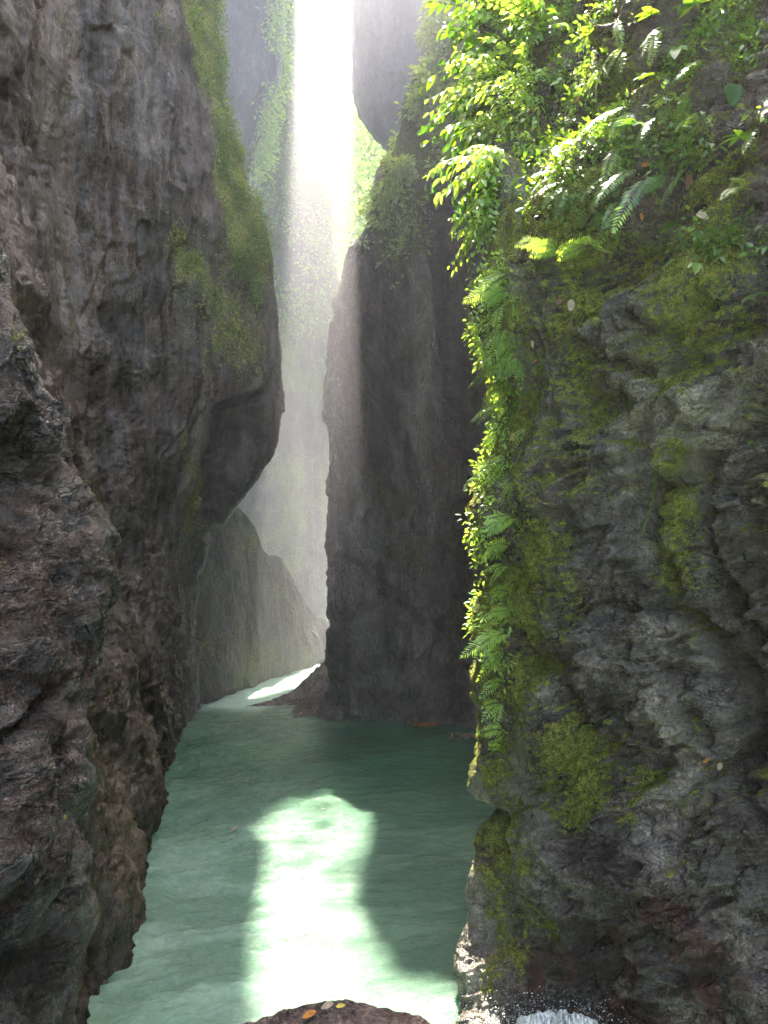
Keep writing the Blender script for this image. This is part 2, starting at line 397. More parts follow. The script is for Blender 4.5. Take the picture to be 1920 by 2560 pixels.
def dispR(V, n, px, py):
    a = math.radians(34)
    w = fbm(V * 1.1, 3, 5)[:, None] * .22
    # strata run down to the left on the right part, straight down (drapes) near the edge
    k = sstep(1480, 1300, px)[:, None]
    Q = V + w
    s = Q[:, 0] * math.sin(a) + 0 * Q[:, 1]
    U1 = np.stack([Q[:, 0] * math.cos(a) + Q[:, 2] * math.sin(a), Q[:, 1], (-Q[:, 0] * math.sin(a) + Q[:, 2] * math.cos(a))], 1) * np.array([1.3, 2.4, 5.0])
    U2 = Q * np.array([6.0, 4.0, 1.3])
    d = .16 * fbm(V * 1.15, 3, 1)
    r1 = ridged(U1, 5, 11, .55); r2 = ridged(U2, 5, 21, .55)
    t1 = fbm(U1 * .55 + 5.1, 3, 45); d = d + .085 * (sstep(-.03, .05, t1) + sstep(.32, .38, t1) + sstep(-.42, -.36, t1) - 1.4) * (1 - .75 * k[:, 0])
    d = d + (.12 * r1) * (1 - k[:, 0]) + (.075 * r2) * k[:, 0]
    bl = np.abs(fbm(U1 * .8 + 3.3, 2, 40))
    d = d - .035 * np.exp(-(bl / .06) ** 2) * (1 - k[:, 0])
    d = d + .018 * ridged(Q * np.array([9, 9, 12.]), 4, 31, .6)
    d = d + .006 * fbm(V * 38, 3, 51, .6)
    for pts, wd, dp in cracksR:
        dd = seg_dist(px + 16 * fbm(V * 4, 2, 60), py + 16 * fbm(V * 4, 2, 61), pts)
        d = d - 1.25 * dp * np.exp(-(dd / (wd * 1.45)) ** 2)
    return d
mossR = [([(1190, 480), (1560, 480), (1500, 900), (1480, 1300), (1430, 1650), (1460, 2000), (1350, 2250), (1190, 2200)], .43), ([(1380, 560), (1930, 560), (1930, 1080), (1700, 1000), (1560, 940), (1420, 1000)], .42),
         ([(1200, 520), (1330, 470), (1500, 560), (1520, 700), (1470, 900), (1420, 1100), (1450, 1350), (1400, 1600), (1300, 1700), (1350, 2300), (1230, 2450), (1190, 2100), (1230, 1990), (1190, 1700), (1200, 1200)], .62),
         ([(1200, 1600), (1330, 1600), (1330, 1950), (1200, 1950)], .75),
         ([(1400, 1800), (1480, 1850), (1500, 1950), (1490, 2080), (1420, 2060)], .85),
         ([(1560, 1930), (1620, 1940), (1600, 2050), (1555, 2060)], .7),
         ([(1480, 560), (1660, 560), (1560, 760), (1430, 960), (1380, 900)], .8),
         ([(1250, 0), (1930, 0), (1930, 820), (1620, 860), (1300, 700)], .36),
         ([(1620, 560), (1930, 330), (1930, 860), (1700, 880)], .60),
         ([(1600, 1120), (1720, 1130), (1760, 1500), (1640, 1480)], .5),
         ([(1260, 2080), (1400, 2050), (1440, 2300), (1300, 2420), (1230, 2350)], .55)]
def masksR(V, n, px, py):
    m = np.zeros(len(V))
    for poly, v in mossR: m = np.maximum(m, v * poly_soft(px, py, poly, 45))
    up = n[:, 2]
    m = m * (.72 + .6 * np.clip(up + .2, 0, .8)) + .30 * sstep(.25, .8, up) * sstep(2200, 1900, py)
    m = m + .55 * fbm(V * np.array([3, 3, 1.5]), 4, 71) * (m > .02)
    tone = sstep(.1, .7, fbm(V * 1.4, 3, 80)) * .35
    tone = np.maximum(tone, .5 * poly_soft(px, py, [(1180, 2130), (1270, 2100), (1260, 2450), (1190, 2480)], 25))
    red = sstep(.0, .5, fbm(V * 3, 3, 90) + .1) * poly_soft(px, py, [(1300, 2420), (1500, 2240), (1700, 2180), (1930, 2250), (1930, 2600), (1280, 2600)], 60)
    red = np.maximum(red, .45 * poly_soft(px, py, [(1330, -200), (2400, -200), (2400, 480), (1500, 560), (1380, 420)], 60))
    return dict(moss=np.clip(m, 0, 1), tone=tone * sstep(300, 700, py), red=red)
right, dR = sheet('cliff_right', rowsR, M_right, dispR, masksR, px_step=1.5)
tag(right, 'near wet rock wall with green moss drapes and diagonal cracks on the right', None, None, 'structure')

# --- left wall: constant-height rows, bulging out over the pool at its far end
zB = [-.8, 0, .5, 1.2, 1.76, 2.4, 2.75, 3.19, 3.5, 3.75, 4.06, 4.74, 5.5, 6.2, 6.85, 7.35, 7.85, 8.1, 8.6, 9.0, 9.5, 10.3, 11.1, 12.5, 15, 19]
eB = [-2.95, -2.9, -2.9, -2.93, -2.92, -2.86, -2.74, -2.36, -2.10, -1.87, -1.71, -1.65, -1.68, -1.74, -1.80, -1.83, -1.90, -2.05, -2.24, -2.30, -2.49, -2.55, -2.60, -2.62, -2.7, -2.9]
YB = [16, 13.6, 12.5, 12.0, 11.4, 10.5, 9.0, 7.5, 6.2, 5.2, 4.2, 3.0, .8, -2.5]
base0 = [-4.6, -3.6, -3.0, 0, -2.86, -2.72, -2.50, -2.28, -2.05, -1.80, -1.80, -2.0, -2.3, -2.6]
rowsB = []
for z, e in zip(zB, eB):
    lean = .28 * max(0, z - .3) - .012 * max(0, z - .3) ** 2
    bul = e + 2.9                       # how far the bulge stands out
    r = []
    for Y, x0 in zip(YB, base0):
        if Y == 12.0: x = e
        elif Y == 11.4: x = x0 + bul * .85 - (.12 if z > 3 else 0)
        elif Y == 10.5: x = x0 + bul * .35 - .30 * min(lean, 1.2)
        elif Y > 12: x = e - (Y - 12) * (.5 if z < 2.4 else 1.1)
        else: x = x0 - min(lean, 1.3) * (1.0 if Y > 5 else .75)
        r.append(np.array([x, Y, z]))
    rowsB.append(r[::-1])
def dispB(V, n, px, py):
    w = fbm(V * .8, 3, 105)[:, None] * .3
    Q = V + w
    d = .15 * fbm(V * .55, 3, 101)
    d = d + .06 * ridged(Q * np.array([1.6, 1.6, .5]), 5, 111, .55)
    low = sstep(1250, 1600, py)
    a = math.radians(-28)
    U = np.stack([Q[:, 0] + 0 * Q[:, 1], Q[:, 1] * math.cos(a) + Q[:, 2] * math.sin(a), -Q[:, 1] * math.sin(a) + Q[:, 2] * math.cos(a)], 1)
    d = d + .10 * low * ridged(U * np.array([1.5, 3.2, .8]), 5, 121, .6)
    d = d + .030 * ridged(Q * 5.5, 4, 131, .6) * (.5 + 1.2 * low)
    stp = fbm(V * np.array([1.0, 1.0, .42]) + .3 * w, 3, 151); d = d + .06 * (sstep(.02, .08, stp) + sstep(-.35, -.29, stp)) - .08 - .07 * low
    d = d + .012 * fbm(V * 22, 3, 141, .65)
    d = d * (.35 + .65 * sstep(14, 10.5, V[:, 1]))
    cq = 18 * fbm(V * 2.2, 3, 190); cav = poly_soft(px + cq, py - cq, [(545, 1020), (640, 985), (640, 1120), (590, 1190), (520, 1330), (500, 1330), (515, 1180), (530, 1080)], 20)
    d = d - .55 * cav
    d = d - .16 * np.exp(-(seg_dist(px, py, [(60, 800), (180, 960), (260, 1180), (300, 1420), (260, 1600)]) / 40) ** 2)
    return d
def masksB(V, n, px, py):
    m = .75 * poly_soft(px, py, [(440, -40), (545, -40), (560, 200), (600, 380), (655, 500), (672, 650), (640, 780), (560, 640), (530, 420), (540, 330), (500, 200), (450, 100)], 25)
    m = np.maximum(m, .42 * poly_soft(px, py, [(380, 520), (660, 600), (660, 950), (520, 980), (420, 700)], 60))
    m = np.maximum(m, .40 * poly_soft(px, py, [(440, 1100), (540, 1040), (520, 1350), (430, 1400)], 60))
    m = np.maximum(m, .40 * poly_soft(px, py, [(120, 1150), (300, 1250), (250, 1500), (180, 1400)], 40))
    m = m + .25 * fbm(V * 1.5, 3, 171) * (m > .02)
    st = perlin(V * np.array([1.6, 1.6, .12]), 8)
    tone = .6 * sstep(.12, .42, st) * sstep(1500, 1100, py)
    tone = np.maximum(tone, .5 * sstep(.15, .5, fbm(V * np.array([2, 2, .6]), 3, 175)) * sstep(1500, 1900, py))
    red = .35 * sstep(.1, .6, fbm(V * 1.3, 3, 181)) * sstep(2000, 1000, py)
    return dict(moss=np.clip(m, 0, 1), tone=tone, red=red)
left, dB = sheet('cliff_left', rowsB, M_left, dispB, masksB, px_step=1.7)
tag(left, 'tall brown rock wall on the left with a mossy bulge overhanging the pool', None, None, 'structure')

# --- near left outcrop
edgeA = [(2680, 178, 3.5), (2560, 172, 3.6), (2420, 150, 3.75), (2350, 178, 3.8), (2250, 194, 3.85), (2130, 190, 3.9), (2000, 165, 4.0), (1900, 180, 4.1), (1750, 215, 4.3), (1600, 240, 4.5),
         (1450, 248, 4.7), (1320, 235, 4.8), (1220, 180, 4.8), (1060, 150, 4.7), (960, 108, 4.6), (850, 45, 4.5), (760, 0, 4.5), (640, -60, 4.5), (400, -150, 4.6), (0, -300, 4.8)]
rowsA = []
for py, ex, Ye in edgeA:
    e = P(ex, py, Ye)
    rowsA.append([np.array([-2.9, -2.5, e[2]]), np.array([-2.7, .6, e[2]]), P(ex - 800, py, Ye - 1.5), P(ex - 420, py, Ye - .95), P(ex - 200, py, Ye - .55), P(ex - 75, py, Ye - .22), e, e + np.array([-.14, .35, 0]), e + np.array([-.6, 1.1, 0]), e + np.array([-1.6, 2.2, 0])])
rowsA = rows_up(rowsA, [(-.5, .2, 1.5), (-1.2, .4, 4)])
def dispA(V, n, px, py):
    w = fbm(V * 1.2, 3, 205)[:, None] * .2; Q = V + w
    a = math.radians(30)
    U = np.stack([Q[:, 0] * math.cos(a) - Q[:, 2] * math.sin(a), Q[:, 1], Q[:, 0] * math.sin(a) + Q[:, 2] * math.cos(a)], 1)
    d = .13 * fbm(V * 1.2, 3, 201) + .10 * ridged(U * np.array([2.4, 2, 1.2]), 5, 211, .5)
    d = d + .020 * ridged(Q * 7, 4, 221, .55) + .004 * fbm(V * 34, 3, 231, .6)
    dd = seg_dist(px, py, [(-10, 1860), (60, 1800), (110, 1740)]); d = d - .12 * np.exp(-(dd / 18) ** 2)
    return d
def masksA(V, n, px, py):
    m = .45 * poly_soft(px, py, [(-10, 760), (50, 830), (40, 920), (-10, 900)], 20)
    return dict(moss=m, tone=.25 * sstep(.1, .6, fbm(V * 2, 3, 240)), red=.2 * sstep(.1, .6, fbm(V * 1.7, 3, 250)))
outc, dA = sheet('cliff_outcrop', rowsA, M_outcrop, dispA, masksA, px_step=1.5)
tag(outc, 'dark wet jagged rock outcrop at the lower left edge', None, None, 'structure')

# --- middle wall across the pool (left edge sunlit)
edgeE = [(1860, 828, 11.7), (1785, 826, 11.9), (1650, 828, 12.0), (1500, 828, 12.0), (1300, 828, 12.0), (1080, 824, 12.0), (1040, 809, 12.0), (980, 811, 12.0), (900, 817, 12.0), (800, 833, 12.0), (740, 850, 12.05),
         (680, 869, 12.1), (620, 890, 12.1), (570, 922, 12.15), (520, 945, 12.2), (420, 962, 12.2), (330, 1005, 12.3), (230, 1020, 12.3), (120, 1068, 12.4), (0, 1085, 12.4), (-150, 1105, 12.5)]
rowsE = []
for py, ex, Ye in edgeE:
    e = P(ex, py, Ye)
    x2 = max(float(np.interp(py, [-150, 300, 540, 660, 760, 1000, 1500, 1860], [1300, 1190, 1085, 1105, 1130, 1150, 1180, 1200])), ex + 110)
    fr = sstep(1900, 300, np.array(float(py)))
    r = [e + np.array([1.3, 3.4, 0]), e + np.array([.28, 1.2, 0]), e + np.array([.03, .35, 0]), e]
    for t, dY in ((.08, -.18), (.2, -.3), (.38, -.42), (.55, -.5), (.72, -.2)):
        px = ex + (x2 - 14 - ex) * t / .72
        r.append(P(px, py, Ye + dY * (1 - .4 * fr)))
    kk = float(sstep(300, 600, np.array(float(py))) * sstep(1850, 1500, np.array(float(py))))
    r += [P(x2, py, Ye + 2.4 * kk - .7), P(x2 + 80, py, Ye + 2.0 * kk - .8), P(x2 + 200, py, Ye - 1.5), P(x2 + 500, py, Ye - 2.5)]
    rowsE.append(r)
rowsE = rows_up(rowsE, [(.35, .2, 1.5), (.9, .4, 3.5), (2.0, 1.0, 6.5)])
def dispE(V, n, px, py):
    w = fbm(V * .7, 3, 305)[:, None] * .35; Q = V + w
    d = .16 * fbm(V * .6, 3, 301) + .14 * ridged(Q * np.array([2.2, 1.8, .35]), 5, 311, .58)
    ee = np.interp(py, [q[0] for q in edgeE][::-1], [q[1] for q in edgeE][::-1]); d = (d - .06) * (.25 + .75 * sstep(0, 130, px - ee)); d = d + .07 * (sstep(.0, .05, fbm(V * np.array([1.0, 1.0, .22]), 3, 341)) - .5)
    d = d + .05 * ridged(Q * 2.6, 4, 321, .6) * sstep(1100, 1500, py) + .025 * ridged(Q * np.array([7, 7, 4.]), 4, 331, .6)
    c15, s15 = math.cos(math.radians(15)), math.sin(math.radians(15)); X15 = np.stack([Q[:, 0] * c15 + Q[:, 2] * s15, Q[:, 1], (Q[:, 2] * c15 - Q[:, 0] * s15) * .22], 1)
    f15 = fbm(X15 * 2.1, 4, 360, .6); d = d + (.09 * (sstep(-.04, .03, f15) + sstep(.3, .36, f15) + sstep(-.4, -.34, f15) - 1.5) + .05 * ridged(X15 * 4.5, 4, 365, .6)) * (.3 + .7 * sstep(0, 130, px - ee))
    wx = px + 22 * fbm(V * 1.5, 2, 350)
    for pl_, w_, a_ in (([(930, 640), (950, 800), (962, 1000), (1000, 1300), (1010, 1760)], 20, .20), ([(880, 760), (872, 1000), (885, 1300)], 12, .08), ([(985, 560), (1020, 760), (1040, 1000), (1085, 1400), (1090, 1780)], 26, .24), ([(845, 1560), (960, 1500), (1100, 1560)], 16, .12), ([(860, 1700), (1000, 1650), (1120, 1700)], 18, .14)):
        d = d - a_ * np.exp(-(seg_dist(wx, py, pl_) / w_) ** 2)
    d = d - .75 * np.exp(-(seg_dist(px, py, [(1062, 540), (1100, 640), (1125, 760), (1135, 900), (1180, 1100), (1190, 1400)]) / 22) ** 2)
    return d
def masksE(V, n, px, py):
    m = .6 * poly_soft(px, py, [(930, 480), (1090, 440), (1090, 620), (960, 700), (930, 620)], 40)
    m = np.maximum(m, .45 * poly_soft(px, py, [(930, 1200), (1080, 1220), (1080, 1420), (950, 1400)], 60))
    m = np.maximum(m, .8 * poly_soft(px, py, [(940, 430), (1000, 300), (1060, -50), (1300, -50), (1300, 380), (1050, 440)], 30))
    m = np.maximum(m, .3 * poly_soft(px, py, [(830, 700), (930, 620), (900, 1100), (830, 1100)], 40))
    st = perlin(V * np.array([1.8, 1.8, .15]), 18)
    return dict(moss=m + .2 * fbm(V, 3, 371) * (m > .02), tone=.8 * sstep(.0, .35, st), red=.4 * sstep(.1, .5, fbm(V * 1.1, 3, 375)))
mid, dE = sheet('cliff_middle', rowsE, M_mid, dispE, masksE, px_step=1.4)
tag(mid, 'leaning rock wall across the pool with a sunlit left edge', None, None, 'structure')

# --- generic far wall with one visible edge
def farwall(name, edge, side, depth, mat, seed, label, moss=.0, amp=1.0, ext=((0, 0, 4), (0, 0, 10)), px_step=1.8, spread=(40, 110, 240, 420), dYs=(-.4, -.7, -.8, -.6), backx=1.0):
    """side +1: rock lies to the right of the edge; -1: to the left"""
    rows = []
    for py, ex, Ye in edge:
        e = P(ex, py, Ye)
        r = [e + np.array([side * 1.6 * backx, depth, 0]), e + np.array([side * .5 * backx, depth * .4, 0]), e + np.array([side * .06, .5, 0]), e]
        for s, dY in zip(spread, dYs): r.append(P(ex + side * s, py, Ye + dY))
        rows.append(r if side > 0 else r[::-1])
    rows = rows_up(rows, ext)
    def disp(V, n, px, py):
        Q = V + fbm(V * .5, 3, seed)[:, None] * .4
        return amp * (.22 * fbm(V * .4, 3, seed + 1) + .12 * ridged(Q * np.array([1.2, 1.2, .3]), 5, seed + 2, .55) + .04 * ridged(Q * 3, 4, seed + 3, .6))
    def masks(V, n, px, py):
        m = np.clip(moss + .3 * fbm(V * .7, 3, seed + 5), 0, 1) if moss else np.zeros(len(V))
        return dict(moss=m, tone=.4 * sstep(.1, .5, fbm(V * np.array([1, 1, .2]), 3, seed + 6)), red=np.zeros(len(V)))
    o, d = sheet(name, rows, mat, disp, masks, px_step=px_step)
    tag(o, label, None, None, 'structure'); return o, d
edgeC = [(1640, 470, 17.5), (1500, 470, 17.5), (1200, 500, 17.6), (900, 560, 17.8), (700, 590, 18), (560, 604, 18), (480, 612, 18), (400, 622, 18), (330, 640, 18), (260, 655, 18), (200, 674, 18), (100, 680, 18), (0, 683, 18), (-150, 684, 18)]
farC, dC = farwall('cliff_shaded', edgeC, -1, 3.0, M_far, 400, 'blue-grey shaded rock buttress behind the left wall', ext=((.30, 0, 1.5), (.70, 0, 3.5), (.82, 0, 6), (.9, 0, 10), (1.55, 0, 12), (1.65, 0, 19)))  # upper rows lean in above view, shaped to narrow the sun patch
edgeD = [(1600, 905, 25), (1500, 900, 25), (1200, 880, 25.5), (950, 862, 26), (800, 843, 26), (700, 834, 26), (600, 824, 26), (500, 815, 26), (400, 806, 26), (300, 798, 26), (230, 788, 26), (150, 768, 26), (70, 742, 26), (0, 730, 26), (-120, 722, 26)]
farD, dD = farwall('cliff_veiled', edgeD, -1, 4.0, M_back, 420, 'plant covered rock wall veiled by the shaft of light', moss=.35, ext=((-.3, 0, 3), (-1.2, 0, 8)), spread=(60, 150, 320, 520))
edgeG = [(1600, 1010, 17), (1400, 1000, 17), (1100, 990, 17.2), (800, 1000, 17.4), (600, 1010, 17.6), (450, 1010, 17.8), (370, 975, 18), (330, 952, 18), (290, 932, 18), (220, 902, 18), (150, 891, 18), (70, 887, 18), (0, 885, 18), (-150, 884, 18)]
farG, dG = farwall('cliff_hanging', edgeG, 1, 3.0, M_far, 440, 'hazy grey rock face behind the leafy edge of the middle wall', ext=((-.05, 0, 2), (-.12, 0, 4.5), (-.15, 0, 6.6), (.2, .5, 7.6)))  # rows above view are shaped to bound the sun patch on its right
# --- low spur between the left wall and the middle wall
rowsF = []
for i, (pyw, prof) in enumerate([(0, None)]): pass
topF = [(470, 1420), (500, 1352), (540, 1292), (580, 1270), (625, 1318), (660, 1386), (700, 1402), (735, 1470), (765, 1515), (800, 1550), (860, 1570)]
netF = []
def YwF(px): return np.interp(px, [470, 515, 600, 690, 790, 860], [12.5, 12.7, 13.6, 14.8, 16.0, 16.6])
for t in (-.15, 0, .12, .3, .5, .7, .86, .96, 1.0):
    r = []
    for (px, pt) in topF:
        Yw = YwF(px); pyw = HZ + 3 * F / Yw
        Y = Yw + .45 * max(0, t) ** 1.6
        r.append(P(px, pyw + (pt - pyw) * t, Y))
    netF.append(r)
netF.append([p + np.array([.0, .06, -.12]) for p in netF[-1]]); netF.append([p + np.array([.05, .5, -1.8]) for p in netF[-2]])
def dispF(V, n, px, py):
    Q = V + fbm(V * .7, 3, 505)[:, None] * .3
    return .08 * fbm(V * .8, 3, 501) + .06 * ridged(Q * np.array([2, 2, .6]), 5, 511, .55) + .03 * ridged(Q * 5, 4, 521, .6)
spur, dF = sheet('cliff_spur', netF, M_back2, dispF, lambda V, n, px, py: dict(moss=.25 + .3 * fbm(V * 1.2, 3, 530)), px_step=1.4)
tag(spur, 'pointed low rock spur rising from the far end of the pool', None, None, 'structure')

# --- rocky spit at the foot of the middle wall, and the foreground rock: height-field mounds
def mound(name, mat, x0, x1, y0, y1, step, hfun, label, masks=None, z0=-.4):
    xs = np.arange(x0, x1, step); ys = np.arange(y0, y1, step); X, Y = np.meshgrid(xs, ys)
    V = np.stack([X.ravel(), Y.ravel(), np.zeros(X.size)], 1); V[:, 2] = hfun(V)
    nr, nc = X.shape; idx = np.arange(nr * nc).reshape(nr, nc)
    q = np.stack([idx[:-1, :-1], idx[:-1, 1:], idx[1:, 1:], idx[1:, :-1]], axis=-1).reshape(-1, 4)
    keep = (V[q][:, :, 2].max(axis=1) > z0); q = q[keep]
    at = dict(moss=np.zeros(len(V)), tone=.4 * sstep(0, .5, fbm(V * 3, 3, 606)), red=.4 * sstep(0, .5, fbm(V * 2.2, 3, 607)))
    if masks: at.update(masks(V))
    me = mesh_from(name, V, q, np.full(len(q), 4), mat, True, at); o = link(name, me)
    tag(o, label, None, None, 'structure'); px, py = project(V); return o, dict(V=V, px=px, py=py, N=np.tile([0, 0, 1.], (len(V), 1)))
def h_spit(V):
    RX = [-3.2, -2.75, -2.06, -1.59, -1.37, -1.23, -.97, -.3]; RY = [12.2, 12.3, 12.4, 12.8, 13.2, 13.6, 13.9, 14.6]; RZ = [-.12, -.03, .05, .12, .26, .38, .55, .8]
    yc = np.interp(V[:, 0], RX, RY); zc = np.interp(V[:, 0], RX, RZ); dy = V[:, 1] - yc
    h = zc + .06 - np.where(dy < 0, .42 * -dy, .9 * dy)
    h = np.maximum(h, .55 * np.exp(-(np.hypot(V[:, 0] + .72, V[:, 1] - 12.3) / .6) ** 2) - .08)
    return h + (.07 * ridged(V * 3.2, 4, 611, .6) + .03 * fbm(V * 11, 3, 612)) * np.clip(.3 + zc * 2, .3, 1) - .07
spit, dS = mound('rock_spit', M_mid, -3.2, .2, 11.2, 17, .022, h_spit, 'low rocky spit at the foot of the middle wall')
def h_fore(V):
    x, y = V[:, 0], V[:, 1]
    # crest profile seen along the foot of the picture
    edge = np.interp(x, [-1.2, -.6, -.40, -.2, -.09, .02, .12, .3, .6], [2.2, 2.34, 2.38, 2.42, 2.42, 2.41, 2.40, 2.36, 2.3])
    crest = np.interp(x, [-1.2, -.8, -.5, -.385, -.2, -.11, .05, .174, .42, .8, 1.2], [1.38, 1.42, 1.465, 1.495, 1.522, 1.527, 1.492, 1.47, 1.455, 1.44, 1.4]) + .0
    h = crest - 2.4 * np.clip(y - edge, 0, 9) ** 1.15 - .05 * np.clip(edge - y, 0, 9)
    return h - .012 + .012 * fbm(V * 7, 4, 621) + .010 * ridged(V * 18, 3, 622, .6) - .008
fore, dFo = mound('foreground_rock', M_fore, -1.3, 1.2, .8, 3.0, .009, h_fore, 'brown rock in the foreground with fallen leaves on it')

# --- unseen block added far above the gorge to shade the middle of the pool
nb = []
for x in np.linspace(-7, 3.5, 9):
    zl = np.interp(x, [-7, -3.6, -2.4, -1.4, 3], [24.6, 24.5, 23.6, 22.2, 22.0]); zh = np.interp(x, [-3, -2.65, -1.8, -1.3, 0], [33.6, 33.2, 31.0, 30.2, 30])
    zm, hh = (zl + zh) / 2, (zh - zl) / 2
    nb.append([np.array([x, 26 - 1.6 * math.cos(t), zm + hh * math.sin(t)]) for t in np.linspace(0, -2 * math.pi, 9)])
sheet('added_sun_block', nb, M_far, lambda V, n, px, py: .3 * fbm(V * .5, 3, 650), None)
tag(bpy.data.objects['added_sun_block'], 'added unseen block shading the middle of the pool', None, None, 'structure')

# --- stream bed under everything
me = mesh_from('ground', np.array([[-60, -40, -1.5], [60, -40, -1.5], [60, 140, -1.5], [-60, 140, -1.5]]), [0, 1, 2, 3], [4], M_mid, False)
tag(link('ground', me), None, None, None, 'structure')

# ------------------------------------------------------------------ water
def water_material():
    m, n, l, b = mat_new('turbid green water')
    g = n.new('ShaderNodeNewGeometry'); p = g.outputs['Position']
    big = noise(n, l, p, .8, 4, .5)
    c = ramp(n, l, big, [(.3, (.032, .092, .050)), (.7, (.062, .155, .085))])
    foam_and_sun = attr(n, 'foam_and_sun')
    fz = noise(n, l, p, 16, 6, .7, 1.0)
    ff = math_(n, l, 'MULTIPLY', foam_and_sun, ramp(n, l, fz, [(.25, .55), (.70, 1.0)]), True)
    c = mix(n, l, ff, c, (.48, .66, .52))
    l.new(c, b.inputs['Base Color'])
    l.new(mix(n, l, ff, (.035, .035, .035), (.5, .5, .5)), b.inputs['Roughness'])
    b.inputs['IOR'].default_value = 1.33; b.inputs['Subsurface Weight'].default_value = .6; b.inputs['Subsurface Radius'].default_value = (.5, 1.0, .8); b.inputs['Subsurface Scale'].default_value = .35
    mp = n.new('ShaderNodeMapping'); l.new(p, mp.inputs[0]); mp.inputs['Scale'].default_value = (1, 1.5, 1)
    h = math_(n, l, 'ADD', noise(n, l, mp.outputs[0], 7, 5, .6, .6), math_(n, l, 'MULTIPLY', noise(n, l, mp.outputs[0], 26, 4, .65), .5))
    bp = n.new('ShaderNodeBump'); bp.inputs['Strength'].default_value = .5; bp.inputs['Distance'].default_value = .08
    l.new(h, bp.inputs['Height']); l.new(bp.outputs[0], b.inputs['Normal'])
    return m
M_water = water_material()
xs = np.concatenate([[-60, -20, -8], np.arange(-4.5, 3.2, .028), [8, 20, 60]])
ys = np.concatenate([[-40, -10, 0], np.arange(2.5, 8, .022), np.arange(8, 18, .04), np.arange(18, 30, .25), [40, 70, 140]])
X, Y = np.meshgrid(xs, ys); V = np.stack([X.ravel(), Y.ravel(), np.zeros(X.size)], 1)
inn = ((V[:, 0] > -4.4) & (V[:, 0] < 3.1) & (V[:, 1] > 2.6) & (V[:, 1] < 29)).astype(float)
Q = V.copy(); Q[:, 2] = .3; a = math.radians(18)
U = np.stack([Q[:, 0] * math.cos(a) + Q[:, 1] * math.sin(a), -Q[:, 0] * math.sin(a) + Q[:, 1] * math.cos(a), Q[:, 2]], 1)
near = sstep(11, 6, V[:, 1]); lf = sstep(-.2, -1.4, V[:, 0])
amp = .75 + .7 * near + .9 * lf
hgt = .022 * fbm(U * np.array([1.0, 2.2, 1]), 5, 700, .6) * amp + .010 * ridged(U * np.array([3, 6, 1.]), 3, 710, .5) * amp
V[:, 2] = hgt * inn
px, py = project(V)
foam_and_sun = .97 * poly_soft(px, py, [(500, 1770), (640, 1700), (795, 1660), (800, 1700), (740, 1745), (640, 1775)], 14)  # sunlit far water, its light painted in as pale colour
foam_and_sun = np.maximum(foam_and_sun, (.28 + .30 * sstep(-.5, .8, fbm(U * np.array([.9, 2.4, 1]), 5, 720, .65))) * sstep(9.8, 6.0, V[:, 1]) * (.50 + .45 * sstep(.2, -1.0, V[:, 0])))  # near water colour lightened for the sunlight scattered in it
foam_and_sun = np.maximum(foam_and_sun, .95 * np.exp(-(np.hypot(V[:, 0] - .95, (V[:, 1] - 4.3)) / .42) ** 2))
nr, nc = X.shape; idx = np.arange(nr * nc).reshape(nr, nc)
q = np.stack([idx[:-1, :-1], idx[:-1, 1:], idx[1:, 1:], idx[1:, :-1]], axis=-1).reshape(-1, 4)
tag(link('water', mesh_from('water', V, q, np.full(len(q), 4), M_water, True, {'foam_and_sun': foam_and_sun})), 'green turbid pool with ripples', None, None, 'structure')

# --- haze
def air(name, x0, x1, y0, y1, z0, z1, dens, label=None, col=(.95, .95, .97)):
    V = np.array([[x, y, z] for z in (z0, z1) for y in (y0, y1) for x in (x0, x1)], float)
    f = [0, 2, 3, 1, 4, 5, 7, 6, 0, 1, 5, 4, 2, 6, 7, 3, 0, 4, 6, 2, 1, 3, 7, 5]
    m = bpy.data.materials.new('mist'); m.use_nodes = True; n = m.node_tree.nodes; n.remove(n['Principled BSDF'])
    pv = n.new('ShaderNodeVolumePrincipled'); pv.inputs['Color'].default_value = (*col, 1); pv.inputs['Density'].default_value = dens
    pv.inputs['Anisotropy'].default_value = .35
    m.node_tree.links.new(pv.outputs[0], n['Material Output'].inputs['Volume'])
    tag(link(name, mesh_from(name, V, f, [4] * 6, m, False)), label, None, None, 'stuff')

air('haze', -70, 70, -45, 150, -2.6, 62, .0011)
air('mist', -5.5, 3.6, 9.4, 17.2, .12, 17, .048, 'bright mist hanging in the shaft of light over the pool', (.94, .91, .98))

# ------------------------------------------------------------------ plants
def anchor(d, px, py, rad=14):
    k = np.where((np.abs(d['px'] - px) < rad) & (np.abs(d['py'] - py) < rad) & (d['V'][:, 1] > .5))[0]
    if len(k) == 0:
        q = (d['px'] - px) ** 2 + (d['py'] - py) ** 2; k = np.argsort(q)[:8]
    k = k[np.argsort(d['V'][k, 1])[:max(1, len(k) // 3)]]
    i = k[np.argmin((d['px'][k] - px) ** 2 + (d['py'][k] - py) ** 2)]
    return d['V'][i].astype(float), d['N'][i].astype(float)
def unit(v): v = np.asarray(v, float); return v / (np.linalg.norm(v) + 1e-9)

